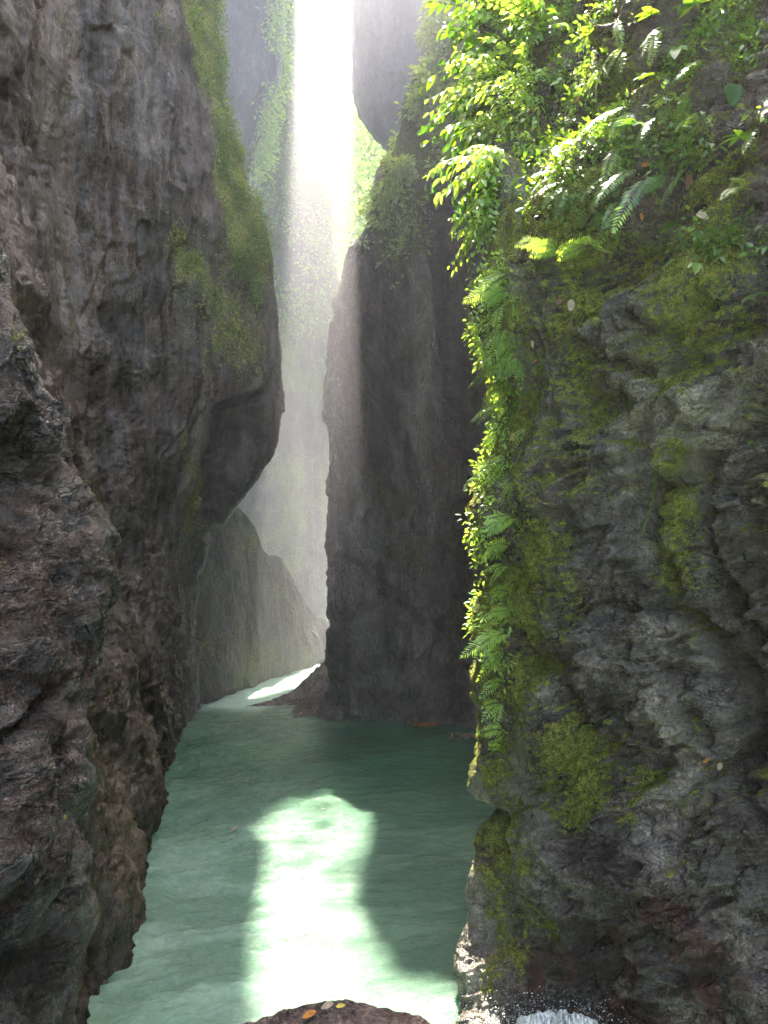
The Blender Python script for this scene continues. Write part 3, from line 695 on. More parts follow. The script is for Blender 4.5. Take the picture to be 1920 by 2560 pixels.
def frond_soup(S, St, p, d, length, droop, pairs, width, up, lobe=1.0, stalk=.18, arch=.0, a=.5):
    """one pinnate frond: rachis from p along d, bending down, with paired leaflets"""
    n = 14; t = np.linspace(0, 1, n)[:, None]
    d = unit(d); up = unit(up - np.dot(up, d) * d)
    pts = p + d * length * t + up * (arch * length * t * (1 - t) * 2) + np.array([0, 0, -1.0]) * droop * length * t ** 2
    St.tube(pts, .0022 * (length / .3) ** .5 + .0006, .0006, 4)
    u = np.linspace(stalk, .985, pairs); c = np.stack([np.interp(u, t[:, 0], pts[:, k]) for k in range(3)], 1)
    T = np.gradient(c, axis=0); T /= np.linalg.norm(T, axis=1)[:, None] + 1e-9
    side = np.cross(T, up); side /= np.linalg.norm(side, axis=1)[:, None] + 1e-9
    nn = np.cross(side, T)
    prof = np.sin(np.pi * np.clip((u - stalk) / (1 - stalk) * .86 + .14, 0, 1)) ** .7 + .05
    for sg in (-1, 1):
        dd = side * sg * .9 + T * (.45 + .3 * u[:, None]) + rng.normal(size=c.shape) * .07 + np.array([0, 0, -.12])
        L = width * prof * (1 + .12 * rng.normal(size=len(u)))
        S.leaves(c, dd, nn + rng.normal(size=c.shape) * .12, L, np.full(len(u), length * (1 - stalk) / pairs * 1.05 * lobe) * np.clip(prof, .4, 1), .15, .12,
                 fine=length > .3 and pairs < 12, val=np.full(len(u), a) + rng.random(len(u)) * .12, shape=(1, .9, .6))
    S.leaves(pts[-2:-1], (pts[-1] - pts[-2])[None], nn[-1:], np.array([width * .5]), np.array([length / pairs * .8]), .1, .1, False)

def plant_root(name, p, label, cat, group):
    o = bpy.data.objects.new(name, None); C.objects.link(o); o.location = p; o.empty_display_size = .05
    return tag(o, label, cat, group)
FERN_N = [0]
def fern(d, base, tips, label, group='ferns on the mossy wall', width=.045, pairs=20, lobe=.85, mat=None, name='fern', out=.14, cat='fern', dryend=None):
    """a fern rooted at the wall at pixel base; each frond reaches towards a tip (px, py, nearer-by)"""
    p, n = anchor(d, *base); p = p - n * .01
    root = plant_root(name, p, label, cat, group)
    for tp in tips:
        tx, ty = tp[0], tp[1]; near = tp[2] if len(tp) > 2 else out
        q = P(tx, ty, p[1] - near); v = q - p; L = np.linalg.norm(v)
        S, St = Soup(), Soup(); up = unit(n * .8 + np.array([0, 0, .6]) + rng.normal(size=3) * .15)
        dr = .35; v0 = v + np.array([0, 0, dr * L])
        frond_soup(S, St, np.zeros(3), v0, L, dr, max(pairs, int(L * 55)) if pairs < 12 else pairs, min(width * (L / .25) ** .6, .060), up, lobe, arch=.15, a=rng.random())
        f = link('frond', S.mesh('frond', mat or M_fern), root)
        link('stem', St.mesh('stem', M_stem), f)
    return root

def spray_soup(S, St, length, nst, leaf, per, spread=.7, droop=.5, wd=.38):
    for k in range(nst):
        a = rng.normal() * spread; e = rng.normal() * spread * .6
        d = unit([1, math.sin(a), math.sin(e) + .25]); L = length * rng.uniform(.55, 1)
        t = np.linspace(0, 1, 9)[:, None]
        pts = d * L * t + np.array([0, 0, -1]) * droop * L * t ** 2 + np.cumsum(rng.normal(size=(9, 3)) * .008, axis=0)
        St.tube(pts, .0032, .0011, 5)
        m = int(per * L / length) + 2
        u = np.linspace(.18, 1, m); c = np.stack([np.interp(u, t[:, 0], pts[:, j]) for j in range(3)], 1)
        T = np.gradient(c, axis=0); T /= np.linalg.norm(T, axis=1)[:, None] + 1e-9
        th = np.arange(m) * 2.4 + rng.random() * 6
        sdv = np.cross(T, [0, 0, 1.]); sdv /= np.linalg.norm(sdv, axis=1)[:, None] + 1e-9
        dd = T * .6 + sdv * np.sign(np.sin(th * 1.3))[:, None] * rng.uniform(.5, 1, (m, 1)) + np.array([0, 0, -.35]) + rng.normal(size=c.shape) * .22
        S.leaves(c, dd, np.array([0, 0, 1.]) + rng.normal(size=c.shape) * .35, leaf * rng.uniform(.55, 1.15, m), leaf * wd * rng.uniform(.8, 1.2, m), rng.uniform(.1, .35), .2, True)

def proto_spray(name, mat, **k):
    root = bpy.data.objects.new(name, None); C.objects.link(root)
    S, St = Soup(), Soup(); spray_soup(S, St, **k)
    link('stem', St.mesh('stem', M_stem), root); link('foliage', S.mesh('foliage', mat), root)
    return root
def palm_soup(S, St, n, leaf, pet, wd=.34, span=2.4):
    pts = np.array([[0, 0, 0], [pet * .5, 0, pet * .18], [pet, 0, pet * .2]]); St.tube(pts, .003, .002, 5)
    a = np.linspace(-span, span, n); prof = 1 - .35 * (np.abs(a) / (span + .01)) ** 1.5
    dd = np.stack([np.cos(a), np.sin(a), np.full(n, -.15)], 1) + rng.normal(size=(n, 3)) * .08
    S.leaves(np.tile(pts[-1], (n, 1)), dd, np.tile([0, 0, 1.], (n, 1)) + rng.normal(size=(n, 3)) * .12, leaf * prof, leaf * wd * prof, .22, .15, True)
def proto_palm(name, mat, **k):
    root = bpy.data.objects.new(name, None); C.objects.link(root)
    S, St = Soup(), Soup(); palm_soup(S, St, **k)
    link('stem', St.mesh('stem', M_stem), root); link('foliage', S.mesh('foliage', mat), root)
    return root
from mathutils import Matrix
def orient(o, p, d, roll=0.0, scale=1.0, up=(0, 0, 1)):
    x = Vector(unit(d)); u = Vector(up); y = u.cross(x).normalized(); z = x.cross(y)
    M = Matrix((x, y, z)).transposed().to_4x4() @ Matrix.Rotation(roll, 4, 'X') @ Matrix.Scale(scale, 4)
    M.translation = Vector(p); o.matrix_world = M
used = set()
def put(proto, d, px, py, dirv, scale, label, cat, group, roll=0.0, off=.0, p=None):
    o = proto if proto.name not in used else copy_tree(proto); used.add(proto.name); used.add(o.name)
    if p is None:
        p, n = anchor(d, px, py); p = p + n * off
    orient(o, p, dirv, roll, scale); tag(o, label, cat, group); return o

# --- leafy shrubs in the sun at the top left edge of the right wall
sh = [proto_spray('leafy_shrub', M_leaf, length=.52, nst=13, leaf=.085, per=16),
      proto_spray('leafy_shrub', M_pale, length=.44, nst=16, leaf=.072, per=15, spread=.9),
      proto_spray('leafy_shrub', M_leaf, length=.55, nst=9, leaf=.12, per=10, droop=.6),
      proto_spray('leafy_shrub', M_pale, length=.36, nst=20, leaf=.048, per=16, spread=1.0)]
SH = [(1250, 30, 0, (-1, -.5, .5), 1.0, 'bright green shrub at the very top of the sunlit cluster'),
      (1290, 70, 1, (-.5, -1, .6), 1.0, 'yellow-green shrub just under the topmost shrub of the sunlit cluster'),
      (1250, 120, 2, (-1, -.3, .2), .9, 'large leaved shrub beside the palmate leaves near the top of the wall'),
      (1310, 160, 1, (-.6, -1, .2), 1.0, 'dense small leaved shrub between the palmate leaves and the white glossy leaf'),
      (1260, 200, 3, (-1, -.6, .3), 1.2, 'fine leaved shrub beside the orange dead leaf on the sunlit corner'),
      (1250, 270, 0, (-1, -.2, .1), .95, 'brightest shrub reaching out left over the gorge, almost white in sun'),
      (1290, 300, 3, (-.7, -.9, .2), 1.3, 'fine leaved shrub behind the brightest overhanging shrub'),
      (1245, 330, 2, (-1, -.3, -.1), .85, 'drooping large leaved shrub under the brightest overhanging shrub'),
      (1300, 350, 1, (-.5, -1, 0), 1.0, 'small leaved shrub left of the big glossy drooping leaf'),
      (1250, 390, 1, (-1, -.4, -.1), 1.1, 'loose yellow-green shrub with bare twigs in the lower sunlit cluster'),
      (1285, 420, 3, (-.7, -.8, -.1), 1.3, 'fine twiggy shrub beside the hanging brown strap leaf'),
      (1250, 450, 0, (-1, -.3, -.3), .75, 'sparse shrub hanging from the underside of the sunlit cluster'),
      (1240, 500, 1, (-1, -.3, -.4), .8, 'lowest shrub of the sunlit cluster with a few dangling leaves'),
      (1250, 545, 3, (-1, -.3, -.2), 1.0, 'small shrub just above the arching fern clumps on the wall corner'),
      (1340, 30, 3, (-.4, -1, .5), 1.4, 'fine leaved shrub on the shaded side of the topmost cluster'),
      (1370, 80, 2, (-.5, -1, .1), .75, 'broad leaved plant with one white glossy leaf near the top'),
      (1345, 230, 3, (-.3, -1, .1), 1.2, 'fine leaved shrub above the group of white glossy leaves'),
      (1350, 380, 3, (-.3, -1, -.2), 1.1, 'fine leaved shrub under the drooping serrated leaf')]
for px, py, k, dv, sc, lb in SH: put(sh[k], dR, px, py, dv, sc * (1.35 if py < 300 else 1.15), lb, 'shrub', 'leafy shrubs on the sunlit corner of the right wall', rng.uniform(-.5, .5))
# --- palmate and broad leaves
pm = [proto_palm('broadleaf_plant', M_leaf, n=7, leaf=.15, pet=.16), proto_palm('broadleaf_plant', M_leaf, n=5, leaf=.12, pet=.12, wd=.42, span=1.5), proto_palm('broadleaf_plant', M_fern, n=3, leaf=.13, pet=.14, wd=.5, span=.8)]
PM = [(1265, 110, 0, (-1, -.5, .1), 1.0, 'large palmate leaf spreading at the top left of the sunlit cluster'),
      (1270, 170, 0, (-1, -.6, -.3), .95, 'second palmate leaf hanging just below the large one'),
      (1255, 235, 1, (-1, -.3, .0), 1.1, 'broad pale leaves sticking out left beyond all other leaves'),
      (1400, 320, 1, (-.3, -1, -.2), .9, 'white glossy leaves shining in the middle of the fern slope'),
      (1430, 350, 2, (-.5, -1, -.7), 1.3, 'big drooping serrated leaf with a white sheen'),
      (1470, 20, 1, (-.4, -1, .0), .9, 'green leaves at the top edge left of the silvery fern'),
      (1500, 110, 2, (-.8, -.8, .2), .8, 'pair of pale green leaves under the dark overhang near the top'),
      (1640, 60, 1, (-.7, -.9, .1), 1.0, 'lone green leaves with long tips near the top middle'),
      (1770, 50, 1, (-.8, -.9, .0), 1.2, 'green lobed leaf catching light at the top right'),
      (1700, 110, 2, (-.4, -1, -.9), 1.0, 'upright mid green leaf under the lobed leaf at the top right'),
      (1660, 215, 1, (-.9, -1, -.2), 1.1, 'green compound leaf ending in a white glossy tip above the yellow leaf'),
      (1770, 200, 1, (-1, -.9, .1), .8, 'small white tipped leaves left of the big heart shaped leaf'),
      (1640, 330, 1, (-1, -.5, .05), 1.15, 'bright green lobed leaf right of the white glossy leaves'),
      (1740, 400, 1, (-.8, -.9, -.1), .8, 'green leaflets above the silvery hanging fern on the right'),
      (1850, 390, 0, (-.6, -1, .1), .8, 'wispy whorl of narrow leaves on the dark right slope'),
      (1700, 590, 1, (-.8, -.9, .1), .9, 'bright green leaf over the bare dark patch of the slope'),
      (1730, 640, 2, (-.2, -1, -1), .7, 'small yellow-green leaf hanging under the bright one on the bare patch'),
      (1905, 740, 1, (-.6, -.9, -.3), .9, 'green leaf tips entering at the right edge of the mossy ledge'),
      (1440, 720, 2, (-.3, -1, -.6), .4, 'tiny green sprout beside the pale dry leaf')]
for px, py, k, dv, sc, lb in PM: put(pm[k], dR, px, py, dv, sc, lb, 'plant', 'broad leaved plants on the right wall', rng.uniform(-.4, .4))
# heart shaped leaf
def single_leaf(name, d, px, py, dirv, ln, wd, mat, label, cat='leaf', group=None, fold=.12, curl=.15, up=None, shape=(.75, 1, .62), off=.03, p=None):
    if p is None:
        p, n = anchor(d, px, py); p = p + n * off
    S = Soup(); u = np.array(up if up is not None else (0, -1, .3), float)
    S.leaves(np.zeros((1, 3)), np.array([dirv], float), u[None], np.array([ln]), np.array([wd]), curl, fold, True, shape=shape)
    V = np.concatenate(S.V); S.V = [V]
    me = S.mesh(name, mat); o = link(name, me); o.location = p
    m = o.modifiers.new('subd', 'SUBSURF'); m.levels = m.render_levels = 2
    so = o.modifiers.new('thick', 'SOLIDIFY'); so.thickness = .0012
    return tag(o, label, cat, group)
single_leaf('heart_leaf', dR, 1838, 215, (-.1, -.2, -1), .135, .10, M_leaf, 'big heart shaped green leaf hanging on the upper right slope', shape=(1.1, .95, .5))
for px, py, dv, ln, wd, mt, lb in [
    (1432, 745, (-.15, -.3, -1), .085, .05, M_dry, 'large pale dry leaf caught between the mossy ridges'),
    (1405, 750, (-.5, -.3, -.6), .06, .035, M_brown, 'curled brown leaf left of the large pale dry leaf'),
    (1455, 235, (-.4, -.3, -.8), .075, .035, M_orange, 'orange dead leaf in the shade of the leafy cluster'),
    (1645, 262, (.2, -.3, -.7), .055, .04, M_yellow, 'yellow leaf above the middle ferns'),
    (1605, 412, (.9, -.3, .15), .055, .035, M_orange, 'orange rounded leaf at the end of a long fern'),
    (1655, 362, (.9, -.4, -.5), .06, .022, M_orange, 'curled orange leaf under the bright lobed leaf'),
    (1735, 430, (-.2, -.3, -1), .12, .045, M_brown, 'long dark brown dead leaf beside the silvery hanging fern'),
    (1290, 385, (-.15, -.4, -1), .14, .022, M_brown, 'brown strap leaf hanging straight down in the sunlit cluster'),
    (1385, 155, (-.2, -.4, -1), .07, .03, M_brown, 'reddish brown leaf behind the upper shrubs'),
    (1335, 215, (-.6, -.4, -.5), .05, .03, M_orange, 'small orange leaf among the fine leaved shrubs'),
    (1350, 265, (-.8, -.4, -.4), .06, .026, M_orange, 'rust coloured leaf below the small orange one'),
    (1600, 530, (.1, -.3, -1), .05, .022, M_orange, 'tan leaf alone on the dark slope under the long fern'),
    (1290, 850, (-.1, -.3, -1), .05, .035, M_orange, 'terracotta leaf on the mossy corner below the ferns'),
    (1325, 840, (.1, -.3, -1), .055, .022, M_dry, 'pinkish dry leaf beside the terracotta leaf'),
    (1345, 900, (.8, -.3, 0), .04, .02, M_orange, 'small bright orange leaf on the hanging roots'),
    (1290, 1085, (-.1, -.4, -1), .07, .035, M_orange, 'rusty old frond under the bright fingered leaf'),
    (1285, 1275, (.1, -.4, .9), .05, .02, M_dry, 'peach coloured upright leaf on the lower mossy corner'),
    (1795, 1895, (-.4, -.5, -.5), .05, .028, M_dry, 'tan leaf stuck to the grey rock bulge'),
    (1760, 1895, (.5, -.5, .5), .04, .02, M_orange, 'small reddish leaf next to the tan one on the rock bulge'),
    (1705, 1045, (.2, -.4, .9), .04, .016, M_brown, 'thin brown twig-like leaf on the bare upper rock'),
    (1830, 560, (-.9, -.4, -.1), .05, .03, M_dry, 'pale grey leaf flat on the mossy slope at right'),
    (1770, 545, (-.9, -.4, .1), .085, .05, M_dry, 'wide pale patch-like dead leaf right of the bright green leaf')]:
    single_leaf('dead_leaf', dR, px, py, dv, ln, wd, mt, lb, 'dead leaf', 'dead leaves on the right wall')
single_leaf('fallen_leaf', dA, 152, 2050, (.1, -.3, 1), .03, .013, M_yellow, 'tiny yellow leaf on the dark wet outcrop', 'fallen leaf', None)
for px, py, dv, ln, mt, lb in [(755, 2545, (1, .3, .1), .05, M_orange, 'orange curled leaf lying on the foreground rock'),
                               (838, 2518, (1, .2, -.1), .032, M_yellow, 'small yellow leaf on the crest of the foreground rock'),
                               (800, 2522, (1, .3, .1), .045, M_dry, 'pinkish dry leaf left of the small yellow one on the foreground rock')]:
    p, n = anchor(dFo, px, py, 10)
    single_leaf('fallen_leaf', None, 0, 0, dv, ln, ln * .55, mt, lb, 'fallen leaf', 'fallen leaves on the foreground rock', .3, -.25, (0, -.35, 1), p=p + np.array([0, 0, .012]))

# --- ferns on the slope
FE = [((1548, 30), [(1554, 108)], 'short silvery fern hanging at the top of the shaded slope'),
      ((1655, 55), [(1622, 130), (1640, 150)], 'grey-green fern left of the lone green leaves near the top'),
      ((1565, 125), [(1532, 180), (1558, 185), (1520, 165)], 'silvery fern under the short topmost one'),
      ((1510, 165), [(1480, 215), (1500, 240), (1525, 190)], 'tufted pale fern beside the upper brown leaf'),
      ((1778, 150), [(1704, 197)], 'silvery fern slanting down left above the white tipped leaves'),
      ((1580, 268), [(1460, 350), (1520, 300)], 'long yellow-green fern arching left across the slope'),
      ((1592, 280), [(1538, 345), (1560, 335)], 'silvery fern just under the long arching one'),
      ((1640, 285), [(1606, 362)], 'narrow silvery fern left of the bright lobed leaf'),
      ((1500, 320), [(1490, 410), (1465, 430), (1515, 400)], 'hanging green fern below the arching yellow-green fern'),
      ((1545, 360), [(1548, 470), (1520, 450)], 'blue-green fern hanging in the middle of the fern slope'),
      ((1605, 420), [(1510, 505)], 'yellow-green fern ending in the orange rounded leaf'),
      ((1628, 428), [(1556, 568)], 'long bright fern hanging down the middle of the slope'),
      ((1560, 500), [(1518, 568)], 'small blue-silver fern left of the long bright one'),
      ((1725, 415), [(1670, 520), (1690, 480)], 'silvery hanging fern right of the long bright one'),
      ((1680, 450), [(1605, 490), (1625, 480)], 'thin grey fern pointing left under the dark brown leaf'),
      ((1745, 250), [(1695, 290), (1700, 310)], 'curved blue-green fern below the white tipped leaves'),
      ((1760, 300), [(1700, 325)], 'flat grey fern between the two lobed leaves'),
      ((1535, 430), [(1470, 500), (1495, 520)], 'yellowing fern on the left part of the slope'),
      ((1420, 460), [(1370, 520), (1400, 540), (1345, 490)], 'bright green fern below the drooping serrated leaf'),
      ((1405, 440), [(1330, 440), (1340, 480)], 'bright lobed fern reaching left below the serrated leaf'),
      ((1900, 330), [(1870, 380), (1880, 350)], 'pale fern at the right edge of the slope'),
      ((1870, 470), [(1810, 500), (1830, 440)], 'dim fern on the dark right slope below the whorl')]
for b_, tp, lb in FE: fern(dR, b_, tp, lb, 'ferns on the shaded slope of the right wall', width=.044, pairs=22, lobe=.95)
# --- fingered ferns down the sunlit corner
lab = ['arching fern clump with thin stems on the corner below the shrubs', 'second arching clump, right of the first on the corner', 'bright fern reaching furthest left below the arching clumps',
 'bright fern just under the furthest reaching one', 'drooping fern level with the pale dry leaf', 'fern with long narrow leaf above the terracotta leaf', 'blue-green fern hanging against the dark cleft beside the terracotta leaf',
 'slender fern below the terracotta leaf', 'yellow-green fern pointing left above the dark hollow', 'pale green fern level with the dark hollow', 'lacy fern under the pale green one',
 'silver fingered fern level with the small white flower-like leaf', 'bright fingered fern above the rusty old frond', 'wide fingered fern sticking out alone into the dark cleft', 'small fern below the fern that sticks out alone',
 'white-lit fern beside the peach coloured leaf', 'green fern under the peach coloured leaf', 'small dangling fern midway down the corner', 'pale sprig on the lower corner above the last dense tuft',
 'upper fern of the last dense tuft', 'pointed fern of the last dense tuft sticking out left', 'lower fern of the last dense tuft', 'small fern below the last dense tuft', 'tiny fern above the bend of the corner',
 'tiny fern on the bend of the corner', 'last tiny fern low on the corner near the water']
FC = [((1400, 640), [(1330, 590), (1310, 610), (1360, 590), (1340, 640)]), ((1480, 620), [(1440, 600), (1505, 600), (1420, 622), (1405, 650), (1460, 585)]), ((1270, 690), [(1190, 705), (1205, 725), (1200, 745), (1230, 690)]),
      ((1275, 730), [(1195, 755), (1210, 775), (1230, 760)]), ((1265, 760), [(1230, 790), (1250, 800)]), ((1290, 790), [(1240, 815), (1215, 808)]), ((1262, 825), [(1228, 880), (1238, 890), (1250, 870)]),
      ((1285, 855), [(1225, 895), (1250, 905)]), ((1262, 925), [(1195, 945), (1215, 960)]), ((1290, 900), [(1245, 930), (1300, 960), (1270, 945)]), ((1265, 975), [(1215, 1000), (1225, 985), (1250, 1010)]),
      ((1275, 1010), [(1195, 1040), (1205, 1060), (1240, 1020), (1310, 1035)]), ((1330, 1075), [(1280, 1100), (1290, 1125), (1345, 1095), (1310, 1060)]), ((1270, 1160), [(1180, 1178), (1200, 1200), (1230, 1205), (1210, 1160), (1250, 1190)]), ((1285, 1215), [(1255, 1250), (1265, 1225)]),
      ((1290, 1300), [(1210, 1305), (1225, 1340), (1245, 1330), (1300, 1305)]), ((1275, 1370), [(1220, 1350), (1230, 1400), (1215, 1385)]), ((1270, 1420), [(1222, 1430), (1240, 1445)]), ((1270, 1480), [(1225, 1475), (1238, 1490)]),
      ((1280, 1540), [(1215, 1530), (1225, 1560), (1260, 1520), (1295, 1530)]), ((1270, 1590), [(1185, 1600), (1190, 1620), (1210, 1625), (1240, 1600)]), ((1265, 1630), [(1195, 1635), (1215, 1660), (1205, 1680)]), ((1255, 1710), [(1205, 1715), (1225, 1705)]), ((1250, 1760), [(1200, 1768), (1235, 1790)]),
      ((1260, 1830), [(1210, 1815), (1235, 1850)]), ((1255, 1870), [(1215, 1868), (1240, 1868)])]
for (b_, tp), lb in zip(FC, lab):
    t2 = [(x, y, .05 + .12 * rng.random()) for x, y in tp]
    t2 += [(x + rng.normal() * 14 - 4, y + rng.normal() * 18 + 10, .05 + .2 * rng.random()) for x, y in tp]
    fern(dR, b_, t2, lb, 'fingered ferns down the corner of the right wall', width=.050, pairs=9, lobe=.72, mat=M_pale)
# --- seedlings on the bare wall
sd_ = [proto_palm('seedling', M_leaf, n=5, leaf=.045, pet=.03, wd=.4, span=1.6), proto_palm('seedling', M_leaf, n=4, leaf=.035, pet=.02, wd=.5, span=2.6)]
SE = [(1575, 1023, 'yellow-green seedling at the lip of the dark hollow'), (1560, 1130, 'left one of the paired seedlings in the mossy hollow'), (1578, 1155, 'white-lit seedling right of the paired ones in the hollow'),
      (1500, 1180, 'small seedling left below the paired ones in the hollow'), (1600, 1195, 'faint seedling on the right rim of the mossy hollow'), (1495, 1235, 'seedling under the mossy hollow'),
      (1400, 1120, 'bright sprout on the dark ledge left of the hollow'), (1385, 1035, 'tiny sprout right of the silver fingered fern'), (1620, 1240, 'sprout beside the upper end of the vertical moss seam'),
      (1360, 1722, 'lone seedling on the brown lower wall'), (1475, 1818, 'seedling on the lip above the lower moss patch'), (1290, 1790, 'seedling on the moss drapes low on the corner'),
      (1700, 985, 'tiny sprout on the bare rock under the mossy slope'), (1465, 915, 'yellow-green leafy sprout on the moss left of the dark hollow'), (1900, 1110, 'green sprout at the right edge of the bare rock'), (1780, 700, 'pale sprout on the mossy slope at right'),
      (1790, 735, 'sprout just below the pale one on the mossy slope')]
for i, (px, py, lb) in enumerate(SE): put(sd_[i % 2], dR, px, py, (-.6 + .5 * rng.normal(), -1, .1), rng.uniform(.8, 1.5), lb, 'seedling', 'seedlings on the rock of the right wall', rng.uniform(-.4, .4), .005)
# --- hanging roots
def vine(pts, r, label, d=dR, mat=M_root, name='hanging_root', out=.05):
    q = []
    for px, py in pts:
        p, n = anchor(d, px, py, 16); q.append(P(px, py, p[1] - out))
    q = np.array(q); t = np.linspace(0, len(q) - 1, 8 * len(q)); V = catmull(q, t) + rng.normal(size=(len(t), 3)) * .0015
    o = q[0].copy(); S = Soup(); S.tube(V - o, r, r * .5, 6)
    ob = link(name, S.mesh(name, mat)); ob.location = o; tag(ob, label, 'root' if name == 'hanging_root' else 'stem', 'roots hanging on the right wall')
for pts, r, lb in [([(1432, 790), (1420, 830), (1370, 870), (1345, 900)], .007, 'thick brown root curving down from the pale dry leaf'),
                   ([(1260, 560), (1262, 620), (1256, 700), (1262, 800), (1258, 900), (1262, 1000)], .0045, 'long root hanging straight down the mossy corner'),
                   ([(1350, 895), (1320, 930), (1300, 990)], .004, 'thin root below the small bright orange leaf'),
                   ([(1200, 632), (1235, 655), (1290, 690), (1330, 720)], .0025, 'bare pale twig crossing the corner above the bright ferns'),
                   ([(1385, 240), (1388, 310), (1380, 380), (1388, 440)], .004, 'root hanging behind the white glossy leaves'),
                   ([(1275, 1010), (1268, 1090), (1262, 1180), (1270, 1260)], .0035, 'root hanging down the corner behind the fingered ferns'),
                   ([(1240, 250), (1300, 285), (1370, 300)], .003, 'slanting dark twig inside the sunlit cluster')]: vine(pts, r, lb)
vine([(1640, 1190), (1632, 1250), (1615, 1300), (1608, 1330)], .008, 'mossy green stem-like seam standing out from the rock', mat=M_creep, name='mossy_stem', out=.03)

# --- foliage nobody could count
def scatter(name, d, polys, ncl, per, leaf, mat, label, depth=.1, spread=.06, soft=30, down=.5, nscale=1.0, thr=-.2, fine=False, moss=None, wd=.5, facing=True, minY=1.0):
    px, py = d['px'], d['py']; w = np.zeros(len(px))
    for po in polys: w = np.maximum(w, poly_soft(px, py, po, soft))
    w = w * (fbm(d['V'] * nscale, 3, 900) > thr) * (d['V'][:, 1] > minY)
    w = w * (d['V'][:, 1] ** 2)
    if w.sum() == 0: return
    i = rng.choice(len(w), ncl, p=w / w.sum())
    c = d['V'][i] + d['N'][i] * (rng.random((ncl, 1)) ** 1.6 * depth); n = d['N'][i]
    c = np.repeat(c, per, 0); n = np.repeat(n, per, 0); N = len(c)
    r = rng.normal(size=(N, 3))
    p = c + r * spread * .35
    dd = r * .8 + n * .7 + np.array([0, 0, -down]); nn = n * .5 + np.array([0, 0, .8]) + rng.normal(size=(N, 3)) * .4
    S = Soup(); L = leaf * rng.uniform(.5, 1.25, N)
    S.leaves(p, dd, nn, L, L * wd, .2, .15, fine)
    tag(link(name, S.mesh(name, mat)), label, None, None, 'stuff')
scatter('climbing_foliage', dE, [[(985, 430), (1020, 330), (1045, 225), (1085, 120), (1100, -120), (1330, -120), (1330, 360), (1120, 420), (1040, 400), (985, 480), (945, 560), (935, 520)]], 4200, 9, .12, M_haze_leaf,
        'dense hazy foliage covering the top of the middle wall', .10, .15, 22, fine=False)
scatter('climbing_foliage', dE, [[(940, 500), (1080, 480), (1090, 600), (960, 700), (920, 600)]], 260, 6, .09, M_haze_leaf, 'sparse small leaves on the face of the middle wall', .06, .12, 30)
scatter('climbing_foliage', dE, [[(940, 1180), (1060, 1200), (1080, 1400), (950, 1400)]], 150, 5, .05, M_creep, 'thin green growth halfway up the middle wall', .05, .15, 50)
scatter('creeping_foliage', dB, [[(470, -60), (545, -60), (550, 120), (560, 240), (600, 360), (655, 500), (675, 660), (640, 770), (570, 640), (540, 420), (545, 330), (500, 200), (478, 90)]], 2600, 5, .055, M_creep,
        'strip of small leaves creeping down the bulge of the left wall', .10, .09, 16, nscale=1.2, thr=-.1)
scatter('creeping_foliage', dB, [[(400, 480), (660, 560), (650, 940), (520, 900), (420, 700)]], 500, 4, .04, M_creep, 'scattered small leaves below the creeping strip of the left wall', .05, .08, 50, nscale=1.2, thr=.05)
scatter('creeping_foliage', dB, [[(380, 40), (400, 35), (445, 80), (430, 100)]], 60, 5, .06, M_creep, 'small tuft of leaves high on the left wall', .05, .06, 8)
scatter('creeping_foliage', dC, [[(664, -50), (690, -50), (690, 120), (680, 210), (655, 270), (660, 330), (630, 400), (650, 470), (660, 520), (610, 470), (625, 390), (640, 300), (668, 180)]], 420, 8, .13, M_pale,
        'bright vine leaves along the edge of the shaded buttress', .4, .3, 6)  # the pale leaf colour stands for sun on this edge
scatter('creeping_foliage', dD, [[(690, -60), (730, -60), (800, 200), (830, 700), (850, 900), (700, 900), (640, 400)]], 1500, 7, .17, M_farleaf, 'leaves covering the veiled far wall', .5, .5, 30, nscale=.5, thr=-.15)
scatter('slope_foliage', dR, [[(1240, -60), (1480, -60), (1440, 500), (1300, 560), (1230, 520)]], 1500, 6, .045, M_leaf, 'small leaves filling the sunlit cluster between the shrubs', .14, .06, 25, nscale=3, thr=-.1)
scatter('slope_foliage', dR, [[(1380, -60), (1930, -60), (1930, 640), (1650, 620), (1380, 560)]], 2200, 5, .042, M_fern, 'small scattered leaves on the shaded slope', .07, .06, 25, nscale=2.2, thr=.0)
scatter('slope_foliage', dR, [[(1240, 560), (1400, 640), (1380, 900), (1330, 1100), (1240, 1150)]], 350, 5, .030, M_leaf, 'small leaves on the mossy corner between the ferns', .06, .04, 25, nscale=3, thr=.0)
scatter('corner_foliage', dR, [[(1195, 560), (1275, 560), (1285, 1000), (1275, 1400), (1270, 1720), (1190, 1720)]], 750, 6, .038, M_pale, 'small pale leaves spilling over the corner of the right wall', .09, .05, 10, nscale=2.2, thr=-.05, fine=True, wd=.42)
scatter('corner_foliage', dR, [[(1240, 560), (1330, 560), (1330, 900), (1290, 1300), (1240, 1300)]], 260, 5, .03, M_fern, 'small green leaves on the mossy face behind the corner', .05, .04, 25, nscale=2.2, thr=.1)
